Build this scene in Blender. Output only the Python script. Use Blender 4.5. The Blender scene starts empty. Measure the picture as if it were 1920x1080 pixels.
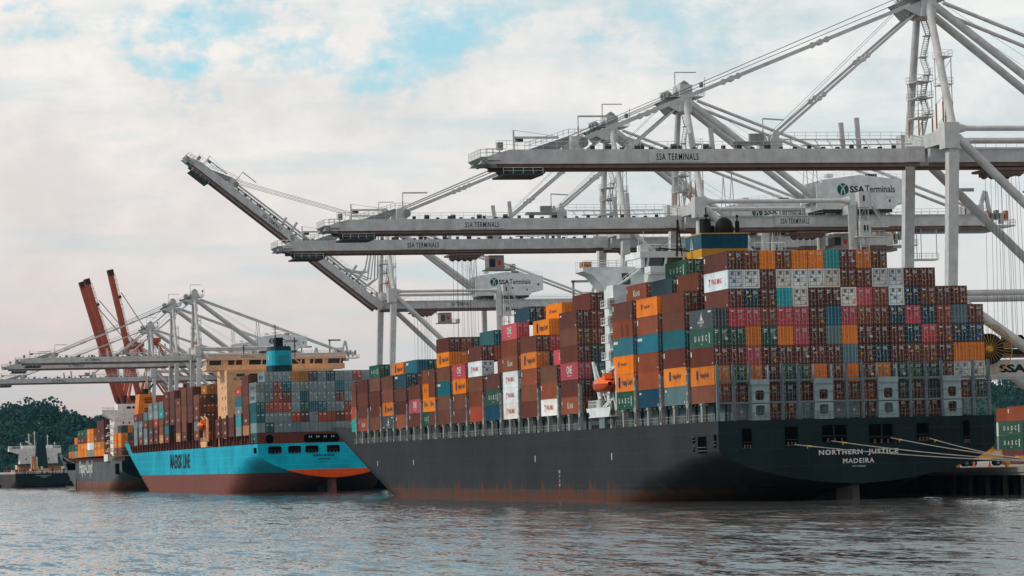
import bpy, math, random
from mathutils import Vector, Matrix
random.seed(7)
sc = bpy.context.scene
COL = sc.collection
PI = math.pi
V = Vector

# ------------------------------------------------------------------ helpers
class MB:
    """collects geometry for ONE mesh object"""
    def __init__(s): s.v = []; s.f = []; s.m = []; s.s = []
    def face(s, pts, m=0, sm=False):
        n = len(s.v); s.v += [tuple(p) for p in pts]; s.f.append(tuple(range(n, n+len(pts)))); s.m.append(m); s.s.append(sm)
    def idx(s, vs, fs, m=0, sm=False):
        n = len(s.v); s.v += [tuple(p) for p in vs]
        for f in fs: s.f.append(tuple(i+n for i in f)); s.m.append(m); s.s.append(sm)
    def box(s, x0, x1, y0, y1, z0, z1, m=0):
        vs = [(x, y, z) for z in (z0, z1) for y in (y0, y1) for x in (x0, x1)]
        s.idx(vs, [(0,2,3,1),(4,5,7,6),(0,1,5,4),(2,6,7,3),(0,4,6,2),(1,3,7,5)], m)
    def beam(s, a, b, w, h, m=0, up=(0,0,1), w2=None, h2=None):
        a = V(a); b = V(b); d = (b-a).normalized(); u = V(up)
        if abs(d.dot(u)) > .99: u = V((1,0,0))
        r = d.cross(u).normalized(); u = r.cross(d)
        w2 = w if w2 is None else w2; h2 = h if h2 is None else h2
        vs = []
        for p, ww, hh in ((a, w, h), (b, w2, h2)):
            vs += [p-r*ww/2-u*hh/2, p+r*ww/2-u*hh/2, p+r*ww/2+u*hh/2, p-r*ww/2+u*hh/2]
        s.idx(vs, [(0,1,2,3),(7,6,5,4),(0,4,5,1),(1,5,6,2),(2,6,7,3),(3,7,4,0)], m)
    def tube(s, a, b, r, r2=None, n=8, m=0, caps=True):
        a = V(a); b = V(b); r2 = r if r2 is None else r2
        d = (b-a).normalized(); u = V((0,0,1)) if abs(d.z) < .9 else V((1,0,0))
        e1 = d.cross(u).normalized(); e2 = d.cross(e1)
        vs = []
        for i in range(n):
            t = 2*PI*i/n; q = e1*math.cos(t)+e2*math.sin(t)
            vs += [a+q*r, b+q*r2]
        fs = [(2*i, 2*i+1, (2*i+3) % (2*n), (2*i+2) % (2*n)) for i in range(n)]
        s.idx(vs, fs, m, n > 5)
        if caps:
            s.face([vs[2*i] for i in range(n)], m); s.face([vs[2*i+1] for i in reversed(range(n))], m)
    def path(s, pts, r, n=5, m=0):
        for a, b in zip(pts, pts[1:]): s.tube(a, b, r, n=n, m=m, caps=False)
    def prism(s, pts, axis, a, b, m=0):
        """pts 2-D; extruded along axis from a to b"""
        def P(p, t): return (t, p[0], p[1]) if axis == 'x' else (p[0], t, p[1]) if axis == 'y' else (p[0], p[1], t)
        n = len(pts); vs = [P(p, a) for p in pts]+[P(p, b) for p in pts]
        fs = [tuple(range(n)), tuple(reversed(range(n, 2*n)))]+[(i, n+i, n+(i+1) % n, (i+1) % n) for i in range(n)]
        s.idx(vs, fs, m)
    def disc(s, c, r, axis, t, n=24, m=0):
        c = V(c); d = {'x': V((1,0,0)), 'y': V((0,1,0)), 'z': V((0,0,1))}[axis]
        s.tube(c-d*t/2, c+d*t/2, r, n=n, m=m)
    def ring(s, c, R, r, n=32, k=5, m=0):
        """torus in the XZ plane"""
        c = V(c); pts = [c+V((R*math.cos(2*PI*i/n), 0, R*math.sin(2*PI*i/n))) for i in range(n+1)]
        s.path(pts, r, k, m)
    def ball(s, c, rx, ry, rz, n=12, k=8, m=0, half=False):
        vs = []; fs = []; t0 = PI/2 if not half else PI/2
        lo = -PI/2 if not half else 0
        for j in range(k+1):
            a = lo+(PI/2-lo)*j/k
            for i in range(n):
                t = 2*PI*i/n
                vs.append((c[0]+rx*math.cos(a)*math.cos(t), c[1]+ry*math.cos(a)*math.sin(t), c[2]+rz*math.sin(a)))
        for j in range(k):
            for i in range(n):
                fs.append((j*n+i, j*n+(i+1) % n, (j+1)*n+(i+1) % n, (j+1)*n+i))
        s.idx(vs, fs, m, True)
    def rail(s, pts, h=1.1, r=.035, step=2.2, m=0, mid=True):
        for a, b in zip(pts, pts[1:]):
            a = V(a); b = V(b); L = (b-a).length; n = max(1, int(L/step)); up = V((0,0,h))
            s.tube(a+up, b+up, r, n=4, m=m, caps=False)
            if mid: s.tube(a+up*.5, b+up*.5, r*.8, n=4, m=m, caps=False)
            for i in range(n+1):
                p = a.lerp(b, i/n); s.tube(p, p+up, r, n=4, m=m, caps=False)
    def text(s, body, o, right, up, w, h, m=0, bold=0.0):
        me, W, H = text_mesh(body, bold); o = V(o); right = V(right); up = V(up)
        vs = [o+right*(p[0]*w)+up*(p[1]*h) for p in me[0]]
        s.idx(vs, me[1], m)
    def build(s, name, mats, parent=None, loc=None):
        me = bpy.data.meshes.new(name); me.from_pydata(s.v, [], s.f)
        for x in (mats if isinstance(mats, (list, tuple)) else [mats]): me.materials.append(x)
        me.polygons.foreach_set('material_index', s.m); me.polygons.foreach_set('use_smooth', s.s)
        me.update()
        return put(name, me, parent, loc)

def put(name, me, parent=None, loc=None):
    o = bpy.data.objects.new(name, me); COL.objects.link(o)
    if parent: o.parent = parent
    if loc: o.location = loc
    return o
def empty(name, loc): 
    o = bpy.data.objects.new(name, None); COL.objects.link(o); o.location = loc; o.empty_display_size = 1; return o
def tag(o, label=None, cat=None, group=None, kind=None):
    if label: o['label'] = label
    if cat: o['category'] = cat
    if group: o['group'] = group
    if kind: o['kind'] = kind
    return o
def copy_tree(o, parent=None):
    c = o.copy(); COL.objects.link(c); c.parent = parent
    for ch in list(o.children): copy_tree(ch, c)
    return c
_T = {}
def text_mesh(body, bold):
    k = (body, bold)
    if k not in _T:
        sp = 1.18 if body in ('NORTHERN  JUSTICE', 'MADEIRA', 'SSA TERMINALS') else 1.0
        cu = bpy.data.curves.new('lettering', 'FONT'); cu.body = body; cu.offset = bold; cu.space_character = sp; cu.resolution_u = 3
        ob = bpy.data.objects.new('lettering', cu); me = bpy.data.meshes.new_from_object(ob)
        vs = [v.co.copy() for v in me.vertices]; fs = [tuple(p.vertices) for p in me.polygons]
        x0 = min(v.x for v in vs); x1 = max(v.x for v in vs); y0 = min(v.y for v in vs); y1 = max(v.y for v in vs)
        vs = [((v.x-x0)/(x1-x0), (v.y-y0)/(y1-y0)) for v in vs]
        bpy.data.objects.remove(ob); bpy.data.curves.remove(cu); bpy.data.meshes.remove(me)
        _T[k] = ((vs, fs), x1-x0, y1-y0)
    return _T[k]

# ------------------------------------------------------------------ materials
class NT:
    def __init__(s, name):
        s.mat = bpy.data.materials.new(name); s.mat.use_nodes = True; s.t = s.mat.node_tree; s.t.nodes.clear()
        s.out = s.n('ShaderNodeOutputMaterial'); s.p = s.n('ShaderNodeBsdfPrincipled'); s.l(s.p.outputs[0], s.out.inputs[0])
    def n(s, t, **k):
        x = s.t.nodes.new(t)
        for a, b in k.items(): setattr(x, a, b)
        return x
    def l(s, a, b): s.t.links.new(a, b)
    def noise(s, vec, scale, detail=4, rough=.6, sc3=None, off=(0,0,0)):
        if sc3:
            mp = s.n('ShaderNodeMapping'); mp.inputs['Scale'].default_value = sc3; mp.inputs['Location'].default_value = off; s.l(vec, mp.inputs[0]); vec = mp.outputs[0]
        x = s.n('ShaderNodeTexNoise'); x.inputs['Scale'].default_value = scale; x.inputs['Detail'].default_value = detail; x.inputs['Roughness'].default_value = rough
        s.l(vec, x.inputs['Vector']); return x.outputs[0]
    def ramp(s, f, a, b, ca=(0,0,0,1), cb=(1,1,1,1)):
        x = s.n('ShaderNodeValToRGB'); e = x.color_ramp.elements
        e[0].position = a; e[1].position = b; e[0].color = ca; e[1].color = cb; s.l(f, x.inputs[0]); return x.outputs[0]
    def mix(s, f, a, b, mode='MIX'):
        x = s.n('ShaderNodeMix', data_type='RGBA', blend_type=mode)
        for v, i in ((f, 0), (a, 6), (b, 7)):
            if hasattr(v, 'links'): s.l(v, x.inputs[i])
            elif i == 0: x.inputs[i].default_value = v
            else: x.inputs[i].default_value = (*v[:3], 1)
        return x.outputs[2]
    def math(s, op, a, b=0.0):
        x = s.n('ShaderNodeMath', operation=op)
        for i, v in enumerate((a, b)):
            if hasattr(v, 'links'): s.l(v, x.inputs[i])
            else: x.inputs[i].default_value = v
        return x.outputs[0]
    def coord(s, w='Object'): return s.n('ShaderNodeTexCoord').outputs[w]
    def geo(s): return s.n('ShaderNodeNewGeometry').outputs['Position']
    def fin(s, color, rough=.5, metal=0.0, spec=.16):
        if hasattr(color, 'links'): s.l(color, s.p.inputs['Base Color'])
        else: s.p.inputs['Base Color'].default_value = (*color[:3], 1)
        if hasattr(rough, 'links'): s.l(rough, s.p.inputs['Roughness'])
        else: s.p.inputs['Roughness'].default_value = rough
        s.p.inputs['Metallic'].default_value = metal; s.p.inputs['Specular IOR Level'].default_value = spec
        return s.mat
def bump(nt, h, st, dist):
    b = nt.n('ShaderNodeBump'); b.inputs['Strength'].default_value = st; b.inputs['Distance'].default_value = dist
    nt.l(h, b.inputs['Height']); nt.l(b.outputs[0], nt.p.inputs['Normal'])

_P = {}
def paint(name, c, rough=.5, wear=.25, grime=(.12,.09,.07), scale=.6):
    """weathered paint: blotches, vertical streaks, grime"""
    if name in _P: return _P[name]
    nt = NT(name); g = nt.geo()
    n1 = nt.noise(g, scale, 5); n2 = nt.noise(g, 1.0, 5, .72, (.8, .8, .08))
    f = nt.math('MULTIPLY', nt.ramp(n2, .48, .78), wear)
    c1 = nt.mix(nt.ramp(n1, .3, .7), tuple(x*.8 for x in c), tuple(min(1, x*1.12) for x in c))
    _P[name] = nt.fin(nt.mix(f, c1, grime), rough); return _P[name]
def flat(name, c, rough=.6, metal=0.0):
    if name in _P: return _P[name]
    nt = NT(name); n1 = nt.noise(nt.geo(), 1.3, 4)
    _P[name] = nt.fin(nt.mix(n1, tuple(x*.75 for x in c), tuple(min(1, x*1.2) for x in c)), rough, metal); return _P[name]

def container_mat(name, attr=False):
    nt = NT(name)
    if attr:
        a = nt.n('ShaderNodeAttribute'); a.attribute_name = 'paint'; base = a.outputs['Color']; rnd = nt.math('MULTIPLY', nt.noise(nt.geo(), .07, 1), 1.0)
    else:
        oi = nt.n('ShaderNodeObjectInfo'); base = oi.outputs['Color']; rnd = oi.outputs['Random']
    g = nt.geo()
    n1 = nt.noise(g, .9, 6, .65); n2 = nt.noise(g, 1.0, 5, .75, (2.6, 2.6, .16)); n3 = nt.noise(g, .22, 3)
    dirt = nt.math('MULTIPLY', nt.ramp(n2, .5, .8), .34)
    c = nt.mix(nt.math('MULTIPLY', rnd, .16), base, (.25, .22, .2), 'MIX')
    c = nt.mix(nt.ramp(n3, .35, .65), nt.mix(.22, c, (.01,.01,.01)), c)
    c = nt.mix(nt.math('MULTIPLY', nt.ramp(n1, .48, .78), .14), c, (.16, .12, .10))
    c = nt.mix(dirt, c, (.05, .035, .03))
    rust = nt.ramp(nt.noise(g, .8, 7, .72), .60, .68)
    c = nt.mix(nt.math('MULTIPLY', rust, .55), c, (.10, .032, .014))
    return nt.fin(c, .65, 0, .05)
M_CONT = container_mat('container_paint'); M_CONT_A = container_mat('stack_paint', True)
def rod_mat():
    nt = NT('lock_rod_steel'); oi = nt.n('ShaderNodeObjectInfo')
    return nt.fin(nt.mix(.40, oi.outputs['Color'], (.62, .58, .55)), .5)
M_ROD = rod_mat()
M_WHITE = flat('mark_white', (.58,.58,.56)); M_YEL = flat('sticker_yellow', (.62,.27,.03)); M_BLACK = flat('rubber_black', (.012,.012,.013), .7)
M_RED = flat('mark_red', (.55,.04,.03)); M_NAVY = flat('mark_navy', (.015,.03,.07)); M_DKGREEN = flat('logo_green', (.005,.10,.075))
M_CRANE = paint('crane_white_paint', (.54,.54,.545), .5, .34, (.32,.23,.19)); M_CRANEB = paint('crane_brown_paint', (.21,.14,.125), .65, .5, (.10,.05,.035))  # second paint: brown for the bottom flanges and the trolley
M_CRANEG = paint('crane_machinery_grey', (.26,.27,.27), .6, .3); M_ROPE = flat('wire_rope', (.05,.05,.05), .6); M_HAZ = flat('hazard_orange', (.40,.17,.08))
M_LETTER = flat('letter_black', (.015,.017,.02)); M_SIGN = paint('sign_white', (.58,.58,.585), .5, .08)
M_HOUSE = paint('machinery_house_white', (.66,.68,.69), .5, .12, (.3,.28,.25)); M_GLASS = flat('dark_glass', (.02,.03,.035), .08); M_GLASS.node_tree.nodes['Principled BSDF'].inputs['Specular IOR Level'].default_value = .5
M_GREY = paint('ship_steel_grey', (.14,.185,.20), .55, .4, (.16,.06,.03)); M_PANEL = paint('panel_pale_grey', (.27,.345,.365), .55, .35, (.22,.10,.06)); M_GREYD = paint('ship_steel_dark', (.05,.06,.062), .7, .4)
M_POST = paint('stanchion_grey', (.30,.30,.29), .6, .5, (.2,.11,.08)); M_DECK = paint('deck_dark', (.035,.028,.026), .8, .3)
M_SHIPW = paint('ship_white', (.70,.74,.75), .45, .15, (.35,.25,.18)); M_COAM = paint('coaming_teal', (.10,.14,.15), .6, .5)
M_SHADE = flat('opening_shade', (.003,.003,.0035), 1.0); M_SHADE.node_tree.nodes['Principled BSDF'].inputs['Specular IOR Level'].default_value = 0  # near-black colour paints the shade inside ports, slots and openings

C = dict(maroon=(.125,.031,.023), brown=(.185,.056,.031), rust=(.29,.066,.026), orange=(.86,.225,.008), pink=(.56,.075,.105), navy=(.006,.058,.095),
         blue=(.003,.15,.215), cyan=(.012,.40,.42), steel=(.115,.22,.25), grey=(.215,.275,.295), white=(.86,.87,.86), green=(.012,.090,.062), red=(.42,.060,.025),
         tan=(.48,.24,.10), darkteal=(.006,.105,.125), darkgrey=(.05,.068,.078), amber=(.48,.18,.02))
CN = dict(maroon='maroon', brown='brown', rust='rust red', orange='orange', pink='pink', navy='navy', blue='blue', cyan='cyan', steel='steel blue', grey='pale grey', white='white',
          green='dark green', red='bright red', tan='tan', darkteal='dark teal', darkgrey='charcoal', amber='amber')

# ------------------------------------------------------------------ camera
f_px, yaw, pit, roll, hc = 6090.41, 0.234463534, 0.053681529, -0.025797986, 6.768268
fw = V((math.sin(yaw)*math.cos(pit), math.cos(yaw)*math.cos(pit), math.sin(pit))); r0 = V((math.cos(yaw), -math.sin(yaw), 0)); u0 = r0.cross(fw)
rr = r0*math.cos(roll)+u0*math.sin(roll); uu = -r0*math.sin(roll)+u0*math.cos(roll)
cam = bpy.data.cameras.new('camera'); cam.sensor_width = 36; cam.lens = f_px/1920*36; cam.clip_start = 1; cam.clip_end = 30000
co = bpy.data.objects.new('camera', cam); COL.objects.link(co)
co.matrix_world = Matrix(((rr.x, uu.x, -fw.x, 0), (rr.y, uu.y, -fw.y, 0), (rr.z, uu.z, -fw.z, hc), (0,0,0,1)))
sc.camera = co

# ------------------------------------------------------------------ world + sun
SUN_AZ = V((-.93, .05, 0)); SUN_EL = math.radians(33)
w = bpy.data.worlds.new('World'); sc.world = w; w.use_nodes = True
nt = NT.__new__(NT); nt.t = w.node_tree; nt.t.nodes.clear()
out = nt.n('ShaderNodeOutputWorld'); bg = nt.n('ShaderNodeBackground'); nt.l(bg.outputs[0], out.inputs[0]); bg.inputs[1].default_value = .1
sky = nt.n('ShaderNodeTexSky', sky_type='NISHITA'); sky.sun_disc = False; sky.sun_elevation = SUN_EL; sky.sun_rotation = math.atan2(SUN_AZ.x, SUN_AZ.y)
sky.air_density = 1.0; sky.dust_density = 1.0; sky.ozone_density = 2.0
d = nt.coord('Generated'); sep = nt.n('ShaderNodeSeparateXYZ'); nt.l(d, sep.inputs[0])
X, Y, Z = sep.outputs
el = Z                                     # sine of elevation
SKY_OFF = (-14.779, 12.625, 15.218)
big = nt.noise(d, 9, 5, .55, (1, 1, 2.6), SKY_OFF); med = nt.noise(d, 18, 10, .62, (1, 1, 1.35)); fine = nt.noise(d, 44, 10, .66, (1, 1, 1.3)); band = nt.noise(d, 14, 5, .5, (1, 1, 7.0))
def add(*a):
    x = a[0]
    for y in a[1:]: x = nt.math('ADD', x, y)
    return x
def mul(a, b): return nt.math('MULTIPLY', a, b)
# cover: cloud everywhere, opening to blue towards the top and in a few streaks
bias = add(mul(nt.math('MINIMUM', el, .20), -2.3), mul(nt.math('MAXIMUM', nt.math('SUBTRACT', el, .158), 0.0), -7.0), mul(nt.math('MAXIMUM', nt.math('SUBTRACT', el, .22), 0.0), 7.0), mul(nt.math('MAXIMUM', nt.math('SUBTRACT', el, .22), 0.0), 4.0))
cov = add(mul(big, 1.0), mul(med, .62), mul(fine, .34), bias, .075)
mask = nt.ramp(cov, .60, .72)
left = nt.ramp(nt.math('DIVIDE', X, Y), .08, .40)            # 0 left .. 1 right
low = nt.ramp(el, .02, .13)
c_low = nt.mix(left, (.63, .535, .52), (.70, .69, .68))
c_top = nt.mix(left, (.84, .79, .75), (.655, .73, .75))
cloud = nt.mix(low, c_low, c_top)
puff = nt.ramp(add(mul(med, .6), mul(fine, .45)), .44, .62)
cloud = nt.mix(mul(low, 1.0), cloud, nt.mix(puff, nt.mix(.30, cloud, (.50, .57, .62)), nt.mix(.60, cloud, (.95,.92,.89))))
streak = mul(mul(nt.ramp(add(mul(band, .8), mul(med, .3)), .55, .70), .40), nt.ramp(el, .24, .30, (1,1,1,1), (0,0,0,1)))
cloud = nt.mix(streak, cloud, (.42, .60, .66))
cloud = nt.mix(1.0, cloud, (10.9, 10.8, 10.7), 'MULTIPLY')
skyc = nt.mix(1.0, sky.outputs[0], (.80, 1.80, 1.85), 'MULTIPLY')
skyc = nt.mix(nt.ramp(left, .1, .75, (.25,.25,.25,1), (.80,.80,.80,1)), skyc, (5.6, 7.0, 7.45))
over = nt.ramp(el, .30, .55)                                  # unseen overhead sky, dimmed and warmed to lower and tint the ambient light
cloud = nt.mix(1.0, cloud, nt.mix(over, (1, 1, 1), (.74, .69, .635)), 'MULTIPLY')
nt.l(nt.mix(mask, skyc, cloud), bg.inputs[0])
sun = bpy.data.lights.new('sun', 'SUN'); sun.energy = 2.2; sun.angle = math.radians(10); sun.color = (1, .93, .85)
so = bpy.data.objects.new('sun', sun); COL.objects.link(so)
sd = V((SUN_AZ.x*math.cos(SUN_EL), SUN_AZ.y*math.cos(SUN_EL), math.sin(SUN_EL))).normalized()
so.rotation_euler = sd.to_track_quat('Z', 'Y').to_euler()
so.location = (0, 0, 300)

# ------------------------------------------------------------------ water, ground, hills
nt = NT('harbour_water'); g = nt.geo()
def slopes(scale, det, sc3):
    mp = nt.n('ShaderNodeMapping'); mp.inputs['Scale'].default_value = sc3; nt.l(g, mp.inputs[0])
    x = nt.n('ShaderNodeTexNoise'); x.inputs['Scale'].default_value = scale; x.inputs['Detail'].default_value = det; x.inputs['Roughness'].default_value = .6; nt.l(mp.outputs[0], x.inputs['Vector'])
    y = nt.n('ShaderNodeVectorMath', operation='SUBTRACT'); nt.l(x.outputs['Color'], y.inputs[0]); y.inputs[1].default_value = (.5, .5, .5); return y.outputs[0]
def vscale(v, f):
    y = nt.n('ShaderNodeVectorMath', operation='SCALE'); nt.l(v, y.inputs[0])
    if hasattr(f, 'links'): nt.l(f, y.inputs['Scale'])
    else: y.inputs['Scale'].default_value = f
    return y.outputs[0]
def vadd(a_, b_):
    y = nt.n('ShaderNodeVectorMath', operation='ADD'); nt.l(a_, y.inputs[0])
    if hasattr(b_, 'links'): nt.l(b_, y.inputs[1])
    else: y.inputs[1].default_value = b_
    return y.outputs[0]
patch = nt.noise(g, .011, 5, .6, (.55, .40, 1)); amp = nt.ramp(patch, .40, .58, (.58,.58,.58,1), (1,1,1,1))
sl = vadd(vadd(vscale(slopes(.58, 3, (1, .15, 1)), .60), vscale(slopes(2.1, 3, (1, .22, 1)), .60)), vscale(slopes(.10, 4, (1, .32, 1)), .50))
gs = nt.n('ShaderNodeSeparateXYZ'); nt.l(g, gs.inputs[0])                  # calmer water in the lee of the moored ships
lee = nt.math('MULTIPLY', nt.ramp(nt.math('DIVIDE', nt.math('SUBTRACT', gs.outputs[0], 92), 46), 0, 1), nt.ramp(nt.math('DIVIDE', nt.math('SUBTRACT', gs.outputs[1], 372), 60), 0, 1))
amp = nt.math('MULTIPLY', amp, nt.math('SUBTRACT', 1.0, nt.math('MULTIPLY', lee, .74)))
sl = vscale(sl, amp)
sq = nt.n('ShaderNodeSeparateXYZ'); nt.l(sl, sq.inputs[0]); ab = nt.math('ABSOLUTE', sq.outputs[1])     # at this low angle only wave faces leaning towards open water are seen
fl = nt.math('MULTIPLY', nt.ramp(nt.noise(g, .34, 5, .66, (1, .15, 1)), .56, .70), nt.math('MULTIPLY', amp, .30))
ab = nt.math('MULTIPLY', nt.math('ADD', ab, fl), -1.0)
cq = nt.n('ShaderNodeCombineXYZ'); nt.l(sq.outputs[0], cq.inputs[0]); nt.l(ab, cq.inputs[1]); sl = cq.outputs[0]
flatv = nt.n('ShaderNodeVectorMath', operation='MULTIPLY'); nt.l(sl, flatv.inputs[0]); flatv.inputs[1].default_value = (1, 1, 0)
nv = nt.n('ShaderNodeVectorMath', operation='NORMALIZE'); nt.l(vadd(flatv.outputs[0], (0, 0, 1)), nv.inputs[0]); nt.l(nv.outputs[0], nt.p.inputs['Normal'])
nt.p.inputs['IOR'].default_value = 1.33
M_WATER = nt.fin((.088, .089, .088), .04, 0, .5)
mb = MB(); mb.face([(-9000,-400,0),(9000,-400,0),(9000,9000,0),(-9000,9000,0)])
tag(mb.build('water', M_WATER), kind='structure')

nt = NT('hill_soil'); M_HILL = nt.fin(nt.mix(nt.ramp(nt.noise(nt.geo(), .02, 4), .4, .65), (.012,.045,.045), (.030,.075,.065)), .9)
def ridge(x): return 47+14*max(0, min(1, (x-600)/200))+9*math.sin(x*.011+.6)+5*math.sin(x*.031)+3*math.sin(x*.083+1)
def hill_z(x, y):
    t = max(0, min(1, (y-2330)/300)); t = t*t*(3-2*t)
    return -1+t*(ridge(x)+1)*(.92+.08*math.sin(x*.05+y*.03))
mb = MB(); xs = [-500+40*i for i in range(61)]; ys = [2330+30*i for i in range(18)]
vs = [(x, y, hill_z(x, y)) for y in ys for x in xs]; nx = len(xs)
mb.idx(vs, [(j*nx+i, j*nx+i+1, (j+1)*nx+i+1, (j+1)*nx+i) for j in range(len(ys)-1) for i in range(nx-1)], 0, True)
tag(mb.build('hills', M_HILL), kind='structure')
nt = NT('forest_leaves'); M_LEAF = nt.fin(nt.mix(nt.ramp(nt.noise(nt.geo(), .045, 5, .7), .35, .68), (.012,.048,.052), (.036,.088,.080)), .8)
mb = MB()
def crown(x, y, z, r, h, n=70, cone=0.0):
    for _ in range(n):
        a = random.uniform(0, 2*PI); q = random.uniform(-.9, 1); k = (math.sqrt(max(0, 1-q*q))*(1-cone)+cone*.55*(1-q))*(random.random()**.35)
        c = V((x+r*k*math.cos(a), y+r*k*math.sin(a), z+h*(.5+.5*q))); e = r*random.uniform(.05, .16)
        n_ = V((random.gauss(0,1), random.gauss(0,1)-1, random.gauss(0,1)+.6)).normalized(); t = n_.orthogonal().normalized(); s_ = n_.cross(t)
        mb.face([c+t*e, c+s_*e*.8, c-t*e*.9, c-s_*e])
for _ in range(1300):
    x = random.choice((random.uniform(120, 420), random.uniform(120, 420), random.uniform(880, 1180)));  y = 2345+320*random.random()**.8
    r = random.uniform(4, 11); cn = random.random() < .3 and y < 2600; crown(x, y, hill_z(x, y)-2, r*(.6 if cn else 1), r*random.uniform(1.2, 1.9)*(1.05 if cn else 1), 190, 1.0 if cn else 0.0)
for x, h in ((209, 14), (226, 13), (238, 8), (252, 9), (262, 10), (272, 11), (282, 16), (248, 7), (198, 9), (216, 8), (232, 9), (244, 8), (257, 9), (267, 9), (277, 11)):
    crown(x, 2640, hill_z(x, 2640)-1, h*.48, h, 420)
tag(mb.build('forest', M_LEAF), 'dark green wooded hillside behind the harbour', 'forest', kind='stuff')

# quay
M_CONC = paint('quay_concrete', (.36,.33,.31), .85, .4); M_PILE = paint('pile_dark', (.035,.03,.028), .9, .3)
QX = 186.5; QZ = 3.95
mb = MB(); mb.box(QX, 700, 230, 2200, QZ-1.0, QZ); mb.box(QX-.25, QX+.0, 230, 2200, QZ-.55, QZ+.22); mb.box(QX+9, 700, 230, 2200, -2, QZ-1.0, 1)
quay = tag(mb.build('quay', [M_CONC, M_PILE]), kind='structure')
mb = MB(); mb.tube((0,0,-2), (0,0,QZ-1.02), .45, n=10); pile_me = mb.build('pile', paint('pile_wood', (.09,.075,.065), .9, .4), quay, (QX+1.0, 436, 0)).data
for i in range(1, 16): put('pile', pile_me, quay, (QX+1.0+(3.2 if i % 2 else 0), 436+3.6*i, 0))

# ------------------------------------------------------------------ containers
W2 = 1.219
def body_mesh(L, H):
    mb = MB(); l = L/2
    for sx in (-1, 1):
        for sy in (-1, 1): mb.box(min(sx*W2, sx*(W2-.16)), max(sx*W2, sx*(W2-.16)), min(sy*l, sy*(l-.16)), max(sy*l, sy*(l-.16)), 0, H)
        mb.box(min(sx*W2, sx*(W2-.10)), max(sx*W2, sx*(W2-.10)), -l+.16, l-.16, 0, .16); mb.box(min(sx*W2, sx*(W2-.10)), max(sx*W2, sx*(W2-.10)), -l+.16, l-.16, H-.11, H)
        y = -l+.16; n = int((L-.32)/.55); p = (L-.32)/n; a, b = W2-.012, W2-.055
        for i in range(n):
            q = [(a, 0), (a, .36*p), (b, .5*p), (b, .86*p), (a, p)]
            for (d0, t0), (d1, t1) in zip(q, q[1:]):
                mb.face([(sx*d0, y+t0, .16), (sx*d1, y+t1, .16), (sx*d1, y+t1, H-.11), (sx*d0, y+t0, H-.11)][::-sx])
            y += p
    mb.box(-W2+.1, W2-.1, -l+.05, -l+.10, .05, H-.05); mb.box(-W2+.16, W2-.16, l-.10, l-.05, .0, H)
    mb.box(-W2+.16, W2-.16, -l, -l+.049, 0, .13); mb.box(-W2+.16, W2-.16, -l, -l+.049, H-.11, H)
    mb.box(-W2+.1, W2-.1, -l+.16, l-.16, H-.06, H-.02)
    o = mb.build('shipping_container', M_CONT); me = o.data; bpy.data.objects.remove(o); return me
def door_mesh(sx, H, v):
    """one door leaf (sx=-1 left, 1 right) with lock rods, hinges and its painted marks"""
    mb = MB(); x0, x1 = (.012, W2-.15) if sx > 0 else (-W2+.15, -.012); y = -.0
    mb.box(x0, x1, y-.03, y+.02, .14, H-.12)
    for k in range(5):
        z = .32+k*(H-.55)/5; mb.box(x0+.06, x1-.06, y-.052, y-.031, z, z+(H-.55)/5-.12)
    for fx in (.22, .72):
        x = x0+(x1-x0)*fx; mb.box(x-.034, x+.034, y-.13, y-.065, .1, H-.08, 1); mb.box(x-.02, x+.24, y-.12, y-.07, .95, 1.02, 1)
        for z in (.28, H*.5, H-.3): mb.box(x-.09, x+.09, y-.11, y-.055, z, z+.09, 1)
    xe = x1 if sx > 0 else x0
    for k in range(4): mb.box(xe-.06, xe+.06, y-.075, y-.032, .4+k*(H-.7)/3-.1, .4+k*(H-.7)/3+.04, 1)
    ym = y-.14
    def mk(fx0, fx1, z0, z1, m): mb.box(x0+(x1-x0)*fx0, x0+(x1-x0)*fx1, ym, ym+.02, z0, z1, m)
    if v >= 4:
        rv = random.Random(v*7+sx)
        for _ in range(5): a = rv.uniform(.1, .75); z = rv.uniform(.4, H-.5); mk(a, a+rv.uniform(.06, .16), z, z+rv.uniform(.06, .14), 2)
        if sx > 0:
            for k in range(3): mk(.1, .55+rv.uniform(0, .3), H-.5-.17*k, H-.42-.17*k, 2)
            if v == 4: mk(.1, .42, .3, .62, 3)
        elif v == 5: mk(.55, .9, 1.5, 1.8, 3); mk(.12, .45, H-.75, H-.42, 2)
        elif v == 6: mk(.2, .75, H-.6, H-.5, 2); mk(.2, .6, H-.8, H-.7, 2)
        elif v == 4: mk(.15, .8, H-.6, H-.45, 2)
    if sx > 0 and v in (1, 2, 3):
        for k in range(2 if v != 3 else 3): mk(.12, .9-.12*k, H-.52-.2*k, H-.43-.2*k, 2)
        for k in range(4): mk(.35, .78-.1*(k % 2), H-1.15-.16*k, H-1.1-.16*k, 2)
        if v == 2: mk(.45, .85, .42, .78, 3)
        if v == 3: mk(.55, .95, .9, 1.25, 2)
    if sx < 0 and v in (1, 2, 3):
        mk(.12, .62, H-.62, H-.4, 2)
        if v == 2: mk(.14, .52, 1.25, 1.5, 3)
        if v == 3: mk(.12, .5, H-.9, H-.72, 2); mk(.6, .75, .5, .7, 2)
        if v == 1: mk(.5, .6, .75, .9, 2)
    o = mb.build('door', [M_CONT, M_ROD, M_WHITE, M_YEL]); me = o.data; bpy.data.objects.remove(o); return me
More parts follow.
